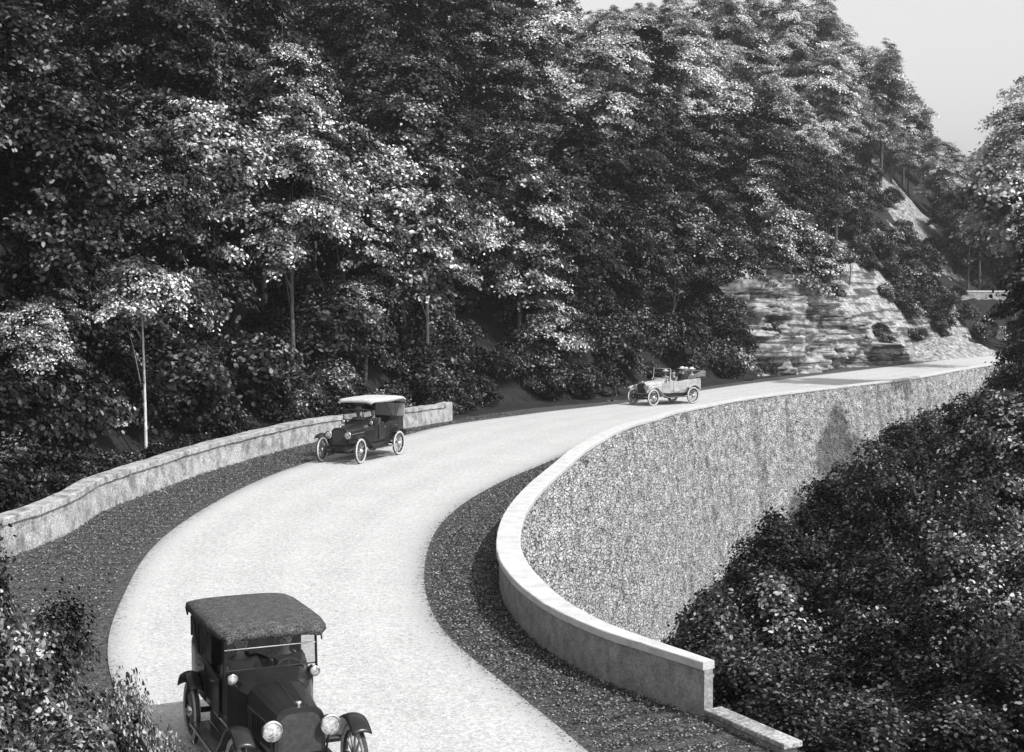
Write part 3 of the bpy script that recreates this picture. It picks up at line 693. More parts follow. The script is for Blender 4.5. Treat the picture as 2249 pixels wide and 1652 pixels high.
rock('rock_face', a, b, lambda u: 2.2 + 7.6 * np.clip(np.sin(np.clip(u * 1.25 + .18, 0, 1) * math.pi) ** .6, 0, 1), .42, 5, M['rock'], 'layered pale rock face rising beside the far stretch of road', 'rock face')
def mound(name, cx, cy, zb, L, Wd, H, rzz, m, label, cat, seed):
    """a heap with a ridge: scree or earth bank"""
    nu, nv = 70, 46; u = np.linspace(-1, 1, nu)[:, None] * np.ones((1, nv)); v = np.ones((nu, 1)) * np.linspace(-1, 1, nv)[None]
    prof = np.clip(1 - np.abs(v) ** 1.3, 0, 1) * np.clip(1 - np.abs(u) ** 2.2, 0, 1)
    z = H * prof * (1 + .25 * u) + .35 * vnoise(u * L, v * Wd, .5, seed) * prof + .12 * vnoise(u * L, v * Wd, 2, seed + 1)
    X = u * L; Y = v * Wd; c_, s_ = math.cos(rzz), math.sin(rzz)
    V = np.stack([X * c_ - Y * s_, X * s_ + Y * c_, z], -1).reshape(-1, 3); idx = np.arange(nu * nv).reshape(nu, nv)
    F = np.stack([idx[:-1, :-1].ravel(), idx[1:, :-1].ravel(), idx[1:, 1:].ravel(), idx[:-1, 1:].ravel()], 1)
    return tag(link(name, mesh_from(name, V, F, m, True), None, (cx, cy, zb)), label, cat)
M['scree'] = mat('scree', .14, .42, 1.3, 8, bump=.9, bscale=5, fine=(3.5, .35, 1.2))
def hit_hill(px, py):
    for Y in np.arange(70, 262, .7):
        p = at(px, py, Y=Y)
        if nearest(O_s, np.array([p.x]), np.array([p.y]))[0][0] > 0 and p.z < hill_z(p.x, p.y): return (p.x, p.y)
    return (at(px, py, Y=250).x, 250)
def drape(name, poly_px, m, label, cat, lift, seed):
    """a bare patch following the hillside inside an outline"""
    P = np.array([hit_hill(*q) for q in poly_px]); x0, y0 = P.min(0); x1, y1 = P.max(0)
    X, Y = np.meshgrid(np.arange(x0, x1 + .5, .5), np.arange(y0, y1 + .5, .5), indexing='ij')
    ins = np.zeros(X.shape, bool); n = len(P)
    for i in range(n):
        a_, b_ = P[i], P[(i + 1) % n]; c_ = ((a_[1] > Y) != (b_[1] > Y)) & (X < (b_[0] - a_[0]) * (Y - a_[1]) / (b_[1] - a_[1] + 1e-9) + a_[0]); ins ^= c_
    ed, _ = nearest(np.vstack([P, P[:1]]), X, Y); ed = np.abs(ed); dd, _ = nearest(O_s, X, Y)
    sgn = np.where(ins, 1, -1) * ed + 1.6 * vnoise(X, Y, .35, seed) + .9 * vnoise(X, Y, 1.1, seed + 5)
    Z = grade(Y) + hill_h(X, Y, np.clip(dd, 0, None)) + np.clip(sgn, -1, 1.5) * lift + .18 * vnoise(X, Y, .9, seed + 1) * (sgn > 0)
    V = np.stack([X, Y, Z], -1).reshape(-1, 3); idx = np.arange(X.size).reshape(X.shape)
    F = np.stack([idx[:-1, :-1].ravel(), idx[1:, :-1].ravel(), idx[1:, 1:].ravel(), idx[:-1, 1:].ravel()], 1); F = F[(sgn.ravel()[F] > -.9).all(1)]
    used = np.zeros(len(V), bool); used[F.ravel()] = True; re = np.cumsum(used) - 1
    return tag(link(name, mesh_from(name, V[used], re[F], m, True)), label, cat)
drape('scree_slope', [(1890, 335), (1925, 340), (1975, 420), (2010, 465), (2060, 510), (2105, 575), (2080, 625), (2020, 600), (1950, 560), (1960, 470)], M['scree'], 'pale bare scree slope above and right of the layered rock face', 'scree', .5, 71)
drape('earth_slope', [(1700, 560), (1780, 540), (1850, 545), (1960, 575), (2060, 640), (2110, 700), (2130, 768), (1980, 778), (1850, 790), (1740, 760)], M['rock'], 'rubbly pale slope between the rock face and the far low wall', 'scree', .35, 73)
c = at(2085, 788); mound('earth_bank', c.x, c.y + 3.5, c.z - .3, 11, 3.6, 2.2, R(50), M['scree'], 'pale gravelly bank at the roadside where the far road leaves the view', 'bank', 75)
for k_, (px, py, s_) in enumerate([(1905, 600, 1.5), (1950, 665, 1.6), (1990, 705, 1.8), (2035, 650, 1.6), (1868, 575, 1.8), (2075, 720, 1.6), (1925, 745, 1.1), (2010, 755, 1.2), (1985, 590, 1.3), (1790, 560, 1.7), (1840, 650, .9), (1760, 690, 1.0), (2120, 700, 1.5), (2165, 735, 1.6), (2205, 700, 1.5), (1945, 772, 1.2), (2095, 655, 1.2), (1915, 400, 1.5), (1950, 455, 1.7), (1985, 520, 1.6), (2040, 560, 1.5), (1900, 350, 1.6)]):
    x, y = hit_hill(px, py); q_ = at(px, py, Y=y)
    if px > 2090: y = 157; x = at(px, py, Y=y).x
    if px < 1880: y -= 7; x = at(px, py, Y=y).x
    place('bush', k_ % 2, 'shrub', x, y, hill_z(x, y) - .3 if 1880 <= px < 2090 else at(px, py, Y=y).z - .4 * s_, s_, 'leaf_m' if k_ % 3 else 'leaf_d', 'small %s shrub growing among the pale rocks' % ('speckled' if k_ % 3 else 'dark'), 'shrub', 'shrubs among the rocks')
# wall of the next turn of the road, higher up
c = at(2165, 660, Y=165); uw = empty('roadside_wall', tuple(c), R(4))
mb = MB(); mb.box((0, 0, .45), (8.4, .5, .9)); mb.build('wall_face', M['stone'], uw, bevel=.05)
mb = MB(); mb.box((0, 0, 1.0), (8.8, .62, .2)); mb.build('coping', M['coping'], uw, bevel=.04)
mb = MB(); mb.box((-4.6, 0, .35), (1.0, .9, 2.4)); mb.build('end_pier', M['stone'], uw, bevel=.05)
tag(uw, 'pale low wall of a higher turn of the road, seen far off at the right', 'wall')
mound('embankment', c.x, c.y, c.z - 5.0, 14, 6, 5.2, R(4), M['floor'], 'dark earth bank carrying the far low wall at the right', 'bank', 78)
for i, (dx, dz) in enumerate([(-3.4, -3.2), (-1.6, -2.4), (.6, -3.6)]):
    mb = MB(); rr = random.Random(i); mb.box((0, 0, 0), (1.5 + rr.random(), 1.2, 1.1 + .5 * rr.random()), taper=.7)
    o = mb.build('boulder', M['stone'], None, bevel=.15); o.location = (c.x + dx, c.y - 4.6, c.z + dz); o.rotation_euler = (rr.random(), rr.random() * .3, rr.random())
    tag(o, ['pale boulder below the left end of the far low wall', 'pale boulder below the middle of the far low wall, uppermost of three', 'pale boulder lowest on the dark bank under the far wall'][i], 'boulder', 'boulders under the far wall')

# ------------------------------------------------------------------ shrubs and trees inside the bend, right side
r = random.Random(5)
edge_line = [(1500, 1440, 21.5), (1525, 1300, 23.5), (1575, 1215, 26), (1650, 1150, 29.5), (1735, 1085, 33), (1815, 1020, 38), (1900, 955, 45), (1985, 905, 54), (2070, 865, 65), (2140, 815, 80)]
place_n = 0
_p = MB(); _p.tube([(0, 0, -.1), (.03, .02, .25), (-.02, .05, .5), (.04, 0, .75), (0, 0, 1.0)], [.075, .055, .048, .04, .025], 7)
for _a in range(5): _p.tube([(0, 0, .93), (.3 * math.cos(_a * 1.26), .3 * math.sin(_a * 1.26), 1.0), (.55 * math.cos(_a * 1.26), .55 * math.sin(_a * 1.26), 1.04)], [.025, .016, .008], 5)
POLE = mesh_from('trunk', np.array([list(v) for v in _p.v]), _p.f, M['bark'], True)
def right_bush(px, ptop, Y, s, m, v, lab, grp):
    """a young tree rooted on the valley floor, its crown reaching up to the seen height"""
    c = at(px, ptop, Y=Y); z0 = field_z(c.x, c.y) - .15; me, tme, rx, rzz, zc = PROTO[('thick', v % 3)]
    root = place('thick', v % 3, 'young_tree', c.x, c.y, z0, s, m, lab, 'tree', grp)
    cr = [o for o in root.children if o.name.startswith('foliage')][0]; st = [o for o in root.children if o.name.startswith('stems')][0]
    cr.name = 'crown'; st.name = 'trunk'; kz = 1.0 if c.z - z0 > 4 * s else .7
    cr.scale = (1, 1, kz); cr.location.z = max(.8, (c.z - z0) / s - rzz * kz * .8); st.data = POLE; st.scale = (1, 1, cr.location.z); return root
for k, (px, py, Y) in enumerate(edge_line):
    right_bush(px + 75, py - 5, Y, 1.15 * (Y / 26) ** .35, 'leaf_d', k, 'dark young tree, %s along the ragged thicket edge against the stone face' % ['nearest', 'second', 'third', 'fourth', 'fifth', 'sixth', 'seventh', 'eighth', 'ninth', 'last and farthest'][k], 'shrubs at the edge of the thicket')
for k, ((px, py, Y), (p2, q2, Y2)) in enumerate(zip(edge_line[:-1], edge_line[1:])):
    for f_, lo_ in ((.5, 0), (.15, 95), (.65, 110)):
        right_bush(px * (1 - f_) + p2 * f_ + 85, py * (1 - f_) + q2 * f_ + lo_, (Y * (1 - f_) + Y2 * f_) - (.4 if lo_ else 0), 1.1 * (Y / 26) ** .35, 'leaf_d', k + 1, 'dark young tree filling the ragged thicket edge below the stone face', 'shrubs at the edge of the thicket')
TY = (19.0, 20.3, 22, 24, 27, 31, 36, 42, 50, 60, 72, 86)
TN = ['at the bottom edge', 'beside the wall tip', 'behind the wall tip', 'near the wall tip', 'below the lower part of the stone face', 'below the middle of the stone face',
      'beside the bend', 'beside the upper part of the stone face', 'under the top of the stone face', 'below the far road', 'just below the far road', 'by the road end']
for ky, Y in enumerate(TY):
    pxe = np.interp(Y, [e[2] for e in edge_line], [e[0] for e in edge_line]); pye = np.interp(Y, [e[2] for e in edge_line], [e[1] for e in edge_line])
    step = 1.25 * (Y / 24) ** .35 * FOC / Y; px = pxe + 90 + step * .6; n_ = 0
    if ky == 0: px = 1900
    if ky == 1: px = 1665
    while px < 2330:
        top = pye + r.uniform(-75, 60) - (px - pxe) * .10
        if ky == 0: top = 1530 - (px - 1800) * .15 + r.uniform(-40, 40)
        if ky == 1: top = 1470 + r.uniform(-30, 30)
        m = 'leaf_m' if (r.random() < .15 or (px > 1950 and r.random() < .5)) else 'leaf_d'
        lab = '%s young tree of the thicket, %s' % ('dark' if m == 'leaf_d' else 'speckled', TN[ky])
        right_bush(px, top, Y, 1.15 * (Y / 24) ** .35, m, r.randrange(9), lab, 'shrubs of the right-hand thicket'); px += step * r.uniform(.85, 1.2); n_ += 1
for px, py, rp, Y, m, kind, v, lab in [
    (2335, 440, 120, 84, 'leaf_m', 'tree', 1, 'dark leafy tree at the right edge below the pale treetops'),
    (2345, 600, 120, 78, 'leaf_m', 'tree', 4, 'dark leafy tree at the right edge where the far road ends'),
    (2310, 850, 140, 66, 'leaf_m', 'tree', 2, 'lower leafy tree at the right edge, below the end of the far road'),
    (2275, 1000, 200, 36, 'leaf_m', 'tree', 0, 'tree with lit sprays at the right edge above the thicket'),
    (2390, 640, 190, 62, 'leaf_d', 'tree', 1, 'large dark tree standing at the right edge, middle height'),
    (2330, 720, 110, 92, 'leaf_d', 'tree', 2, 'dark tree where the far road disappears at the right'),
    (2225, 400, 130, 120, 'leaf_f', 'cone', 0, 'pointed pale tree against the sky at the right edge'),
    (2290, 330, 130, 95, 'leaf_f', 'tree', 3, 'pale-leaved tree at the upper right edge below the open sky'),
    (2170, 500, 75, 190, 'leaf_f', 'tree', 0, 'small pale far-off tree above the low wall at the right')]:
    me, tme, rx, rzz, zc = PROTO[(kind, v)]; s = rp / (rx * FOC / Y); c = at(px, py, Y=Y); zb = c.z - zc * s
    place(kind, v, 'broadleaf_tree' if kind != 'cone' else 'conifer_tree', c.x, c.y, zb, s, m, lab, 'tree')
# foreground bushes at lower left
for i, (px, ptop, Y, s, m, lab) in enumerate([
    (-20, 1190, 17.5, .75, 'bushleaf', 'pale-leaved bush at the left edge, in front of the outer wall'), (60, 1390, 15.5, .8, 'bushleaf', 'pale-leaved foreground bush below the left edge of the verge'),
    (215, 1480, 14.8, .7, 'bushleaf', 'foreground bush whose sprig reaches over the road edge'), (-40, 1500, 13.0, .8, 'bushleaf', 'bush in the lower left corner'),
    (150, 1580, 12.6, .8, 'bushleaf', 'low leafy bush at the bottom edge, left of the near car'), (330, 1590, 13.2, .42, 'bushleaf', 'small leafy bush at the bottom edge touching the near car'),
    (395, 1612, 13.6, .34, 'bushleaf', 'smallest leafy bush at the bottom edge, overlapping the near car fender'), (275, 1500, 14.0, .38, 'bushleaf', 'slim leafy bush reaching over the road edge at lower left'),
    (40, 1300, 19.5, .8, 'leaf_m', 'dim bush behind the pale foreground bushes at left')]):
    c = at(px, ptop, Y=Y); z0 = hill_z(c.x, c.y) - .1; H = max(c.z - z0, 1.0)
    place('shrub', i % 3, 'leafy_bush', c.x, c.y, z0, s * 1.05, m, lab, 'bush', 'foreground bushes at lower left', sz=H / 1.72)

# ------------------------------------------------------------------ cars
def wheel(root, x, y, steer=0):
    w_ = bpy.data.objects.new('wheel', None); C.objects.link(w_); w_.parent = root; w_.location = (x, y, .42); w_.rotation_euler.z = steer
    rt, tw = .372, .048
    MB().lathe([(rt + tw * math.cos(a) * 1.0, tw * math.sin(a)) for a in [i * math.pi / 6 for i in range(12)]], axis='X', n=36, closed=True).build('tyre', M['tyre'], w_, True)
    MB().lathe([(.4185, -.026), (.4245, -.014), (.4245, .014), (.4185, .026)], axis='X', n=36).build('tread', M['tread'], w_, True)
    MB().lathe([(.335, -.03), (.335, .03), (.305, .026), (.305, -.026)], axis='X', n=36, closed=True).build('rim', M['black'], w_, True)
    mb = MB()
    for k in range(12):
        a = 2 * math.pi * k / 12; mb.tube([(0, .05 * math.cos(a), .05 * math.sin(a)), (0, .315 * math.cos(a), .315 * math.sin(a))], [.021, .014], 6)
    mb.build('spokes', M['wood'], w_)
    MB().lathe([(0, -.09), (.035, -.09), (.045, -.06), (.07, -.05), (.07, .05), (.045, .06), (.035, .09), (0, .09)], axis='X', n=16).build('hub', M['nickel'], w_, True)
def arc_fender(x0, x1, yc, zc, r, a0, a1, n=14, tail=None):
    prof = []
    for i in range(n + 1):
        a = R(a0 + (a1 - a0) * i / n); prof.append((yc - r * math.cos(a), zc + r * math.sin(a)))
    if tail: prof += tail
    secs = []
    for k in range(7):
        t = k / 6; xx = x0 + (x1 - x0) * t; crown = .035 * (1 - (2 * t - 1) ** 2)
        secs.append([(xx, y, z + crown) for y, z in prof])
    mb = MB(); mb.loft(secs, closed=False); return mb
def lamp(root, name, x, y, z, r, dpt, stalk=None):
    mb = MB(); mb.lathe([(0, dpt), (r * .45, dpt * .93), (r * .8, dpt * .6), (r * .97, .02), (r, 0), (r * 1.04, -.012), (r * .96, -.02), (r * .9, 0)], (x, y, z), 'Y', 22)
    o = mb.build(name, M['black'], root, True)
    MB().lathe([(r * .9, -.024), (r * 1.06, -.02), (r * 1.06, .008), (r * .98, .012)], (x, y, z), 'Y', 22).build('rim', M['nickel'], o, True)
    MB().lathe([(0, -.026), (r * .4, -.024), (r * .75, -.018), (r * .93, -.008)], (x, y, z), 'Y', 22).build('lens', M['lens'], o, True)
    if stalk: MB().tube([(x, y + dpt * .4, z - r * .9), stalk], .014, 8).build('bracket', M['black'], o)
    return o
def make_car(name, label, loc, rz, paint, top, topmat, scale=1.0, roof=1.92, tubm=None):
    root = empty(name, loc, rz); root.scale = (scale,) * 3; tag(root, label, 'car')
    TR, WB = .72, 2.75; P = M[paint]
    for x in (-TR, TR):
        wheel(root, x, 0, R(4)); wheel(root, x, WB)
    mb = MB()
    for x in (-.36, .36): mb.box((x, 1.35, .52), (.06, 3.6, .11))
    for y in (-.3, .9, 2.0, 3.05): mb.box((0, y, .52), (.66, .06, .09))
    mb.tube([(-.66, 0, .40), (-.3, 0, .33), (.3, 0, .33), (.66, 0, .40)], .028); mb.tube([(-.66, WB, .42), (.66, WB, .42)], .04); mb.lathe([(0, -.13), (.1, -.09), (.13, 0), (.1, .09), (0, .13)], (0, WB, .42), 'X', 14)
    for x in (-.36, .36): mb.tube([(x, -.5, .47), (x, -.25, .38), (x, 0, .36), (x, .3, .44), (x, .5, .5)], .022); mb.tube([(x, -.5, .47), (x, -.42, .55), (x, -.2, .53)], .022)
    mb.tube([(-.6, .12, .36), (.6, .12, .36)], .014); mb.tube([(0, -.16, .5), (0, -.36, .5), (0, -.38, .36), (0, -.5, .36)], .012)
    mb.build('chassis', M['black'], root)
    # radiator
    def arch(w_, zb, zt, y, n=9, k=.42):
        pts = [(-w_ / 2, y, zb)]
        for i in range(n + 1):
            a = math.pi * (1 - i / n); pts.append((w_ / 2 * math.copysign(abs(math.cos(a)) ** .55, math.cos(a)), y, zt - (zt - zb) * k + (zt - zb) * k * math.sin(a) ** .8))
        pts.append((w_ / 2, y, zb)); return pts
    rad = MB().loft([arch(.62, .55, 1.15, -.12), arch(.64, .54, 1.16, -.10), arch(.64, .54, 1.16, -.02)], True, True).build('radiator', P, root)
    mb = MB().loft([arch(.53, .6, 1.09, -.126), arch(.53, .6, 1.09, -.121)], True, True); mb.build('core', M['tread'], rad)
    MB().lathe([(0, .06), (.03, .06), (.045, .045), (.03, .02), (.03, 0)], (0, -.06, 1.155), 'Z', 12).build('filler_cap', M['nickel'], rad, True)
    hood = MB().loft([arch(.61, .62, 1.13, -.02), arch(.70, .62, 1.17, .45), arch(.78, .62, 1.21, .92)], True, True).build('hood', P, root, smooth_=False, bevel=.01)
    mb = MB(); mb.tube([(0, -.02, 1.134), (0, .92, 1.214)], .008, 6)
    for sx in (-1, 1):
        mb.tube([(sx * .27, -.02, 1.02), (sx * .345, .92, 1.08)], .011, 6); mb.tube([(sx * .308, 0, .92), (sx * .39, .9, .95)], .008, 6)
    mb.build('hinge_strips', M['nickel'], hood)
    for sx in (-1, 1):
        for k in range(6): MB().box((sx * (.335 + .009 * k), .25 + k * .09, .8), (.016, .03, .2)).build('louvre', P, hood)
    MB().loft([arch(.785, .6, 1.22, .93), arch(.95, .58, 1.27, 1.08), arch(1.12, .56, 1.31, 1.28)], True, True).build('cowl', P, root)
    # tub: outer skin and inner skin of the open body
    st = [(1.28, 1.12, 1.28), (1.5, 1.17, 1.18), (1.9, 1.2, 1.14), (2.3, 1.22, 1.2), (2.6, 1.24, 1.22), (3.0, 1.24, 1.24), (3.35, 1.2, 1.28), (3.52, 1.02, 1.3)]
    secs = []
    for y, w_, zt in st:
        h = w_ / 2; secs.append([(-h * .9, y, .56), (-h, y, .72), (-h, y, zt - .05), (-h * .985, y, zt), (-h * .93, y, zt), (-h * .92, y, zt - .05), (-h * .88, y, .66), (h * .88, y, .66), (h * .92, y, zt - .05), (h * .93, y, zt), (h * .985, y, zt), (h, y, zt - .05), (h, y, .72), (h * .9, y, .56)])
    tub = MB().loft(secs, True, True)
    tub.build('body', M[tubm] if tubm else P, root)
    mb = MB().loft([[(-.5, 3.525, .58), (-.5, 3.525, 1.3), (.5, 3.525, 1.3), (.5, 3.525, .58)], [(-.44, 3.6, .66), (-.44, 3.58, 1.29), (.44, 3.58, 1.29), (.44, 3.6, .66)]], True, True); mb.build('back_panel', P, root)
    for sx in (-1, 1):
        for y0, y1 in ((1.52, 1.98), (2.35, 2.8)):
            d_ = MB(); h = .61 if y0 > 2 else .60
            d_.box((sx * (h + .006), (y0 + y1) / 2, .89), (.022, y1 - y0, .5)); do = d_.build('door', M[tubm] if tubm else P, root, bevel=.012)
            MB().tube([(sx * (h + .03), y1 - .12, 1.04), (sx * (h + .03), y1 - .03, 1.04)], .012, 6).build('handle', M['nickel'], do)
    for y, dz in ((1.72, -.12), (3.0, -.03)):
        mb = MB(); mb.box((0, y, .83 + dz), (1.02, .5, .16)); mb.box((0, y + .27, 1.08 + dz), (1.04, .14, .5), Matrix.Rotation(R(-10), 4, 'X').to_quaternion()); mb.build('seat', M['leather'], root, bevel=.04)
    # fenders and running boards
    for sx in (-1, 1):
        a, b = (sx * .585, sx * .83)
        arc_fender(a, b, 0, .42, .50, 48, 125, tail=[(.48, .66), (.72, .47), (.86, .40)]).build('fender', P, root, True, solid=.014)
        arc_fender(a + sx * .04, b, WB, .42, .50, 45, 150, tail=None).build('fender', P, root, True, solid=.014)
        mb = MB(); mb.box((sx * .71, 1.56, .385), (.25, 1.45, .035)); mb.box((sx * .56, 1.56, .47), (.02, 1.45, .15)); rb = mb.build('running_board', M['black'], root)
        MB().box((sx * .71, 1.56, .4045), (.2, 1.35, .004)).box((sx * .8385, 1.56, .385), (.006, 1.45, .04)).build('trim', M['nickel'], rb)
    lamp(root, 'headlight', -.355, -.2, .93, .12, .19, (-.33, -.1, .58)); lamp(root, 'headlight', .355, -.2, .93, .12, .19, (.33, -.1, .58))
    lamp(root, 'side_lamp', -.53, 1.1, 1.24, .065, .10, (-.45, 1.14, 1.12)); lamp(root, 'side_lamp', .53, 1.1, 1.24, .065, .10, (.45, 1.14, 1.12))
    # windscreen, two panes high
    zt = roof - .06; zs = 1.3; zm = (zs + zt) / 2 + .02; yb = 1.26
    ws = MB()
    for sx in (-1, 1): ws.tube([(sx * .60, yb, zs - .1), (sx * .60, yb + .04, zt)], .017, 8)
    for z in (zs, zt): ws.tube([(-.60, yb + .02, z), (.60, yb + .02, z)], .011, 8)
    wso = ws.build('windscreen', M['black'] if top == 'up' else M['cloth_l'], root)
    MB().tube([(-.59, yb + .02, zm), (.59, yb + .02, zm)], .012, 8).build('middle_bar', M['nickel'], wso)
    for z0, z1 in ((zs + .01, zm - .012), (zm + .012, zt - .01)):
        MB().box((0, yb + .02, (z0 + z1) / 2), (1.17, .006, z1 - z0)).build('pane', M['glass'], wso)
    swo = MB().lathe([(.19 + .014 * math.cos(a), .014 * math.sin(a)) for a in [i * math.pi / 4 for i in range(8)]], axis='Z', n=24, closed=True)
    swo.tube([(-.19, 0, 0), (.19, 0, 0)], .01, 6).tube([(0, -.19, 0), (0, .19, 0)], .01, 6).tube([(0, 0, 0), (0, 0, -.5)], .016, 6)
    s_ = swo.build('steering_wheel', M['wood'], root, True); s_.location = (.3, 1.40, 1.20); s_.rotation_euler = (R(38), 0, 0)
    if top == 'up':
        T = M[topmat]; secs = []
        ys = [1.03, 1.12, 1.5, 1.95, 2.35, 2.8, 3.2, 3.42, 3.52]; zz = [roof - .04, roof, roof + .012, roof + .016, roof + .01, roof + .012, roof - .015, roof - .09, roof - .22]; ww = [1.2, 1.36, 1.43, 1.43, 1.43, 1.41, 1.36, 1.3, 1.22]
        for y, z, w_ in zip(ys, zz, ww):
            sec = []
            for i in range(13):
                t = i / 12 * 2 - 1; drop = .035 * abs(t) ** 4; sec.append((w_ / 2 * t, y, z - drop))
            hang = .03 + .05 * min(1, (y - 1.08) / .6) if y < 2.5 else max(.02, .08 - (y - 2.5) * .06)
            sec = [(-w_ / 2 - .006, y, z - .06 - hang)] + sec + [(w_ / 2 + .006, y, z - .06 - hang)]
            secs.append(sec)
        secs.insert(0, [(x * .995, y - .012, z - .075) for x, y, z in secs[0]])
        cv = MB().loft(secs, closed=False); y, z = 3.5, roof - .25
        c_ = cv.build('canvas_top', T, root, True, solid=.02)
        MB().box((0, 3.49, (roof - .3 + 1.28) / 2), (1.16, .016, roof - .3 - 1.28)).build('rear_curtain', T, c_)
        for sx in (-1, 1):
            mb = MB()
            for y0, y1 in ((2.6, 1.9), (2.66, 2.7), (2.7, 3.05)): mb.tube([(sx * .63, y0, 1.22), (sx * .635, y1, roof - .08)], .013, 6)
            mb.build('top_iron', M['black'], c_)
        for sx in (-1, 1) if topmat == 'canvas' else (): MB().box((sx * .60, 2.62, (roof + 1.14) / 2), (.012, 1.2, roof - 1.30)).build('added_side_curtain', M['leather'] if topmat == 'canvas' else M['canvas'], c_)  # dark sheets added to keep the near car's interior black
    else:
        mb = MB()
        for k in range(4): mb.tube([(-.66, 2.6, 1.28 + .02 * k), (-.66, 3.4, 1.36 + .07 * k), (-.6, 3.72, 1.34 + .07 * k), (.6, 3.72, 1.34 + .07 * k), (.66, 3.4, 1.36 + .07 * k), (.66, 2.6, 1.28 + .02 * k)], [.02, .035, .055, .055, .035, .02], 8)
        mb.build('folded_top', M['cloth_m'], root, True)
    return root
d1 = Vector((.40, -.92)); rz1 = math.atan2(d1.x, -d1.y)
car1 = make_car('touring_car', 'near black touring car with dark canvas top and big headlights, at the bottom edge', (-2.42, 16.15, .02), rz1, 'black', 'up', 'canvas', .94, 1.86)
rz2 = math.atan2(-.38, .92)
car2 = make_car('touring_car', 'middle dark touring car with a pale canvas top, beside the outer stone wall', (-5.62, 47.7, .02), rz2, 'black', 'up', 'palecanvas', 1.0, 2.02)
rz3 = math.atan2(-.78, .62); p3 = at(1412, 891)
car3 = make_car('touring_car', 'farthest car, an open tourer with grey hood and folded top below the dark wood', (p3.x, p3.y, p3.z + .02), rz3, 'grey', 'down', 'palecanvas', 1.14, 1.84)

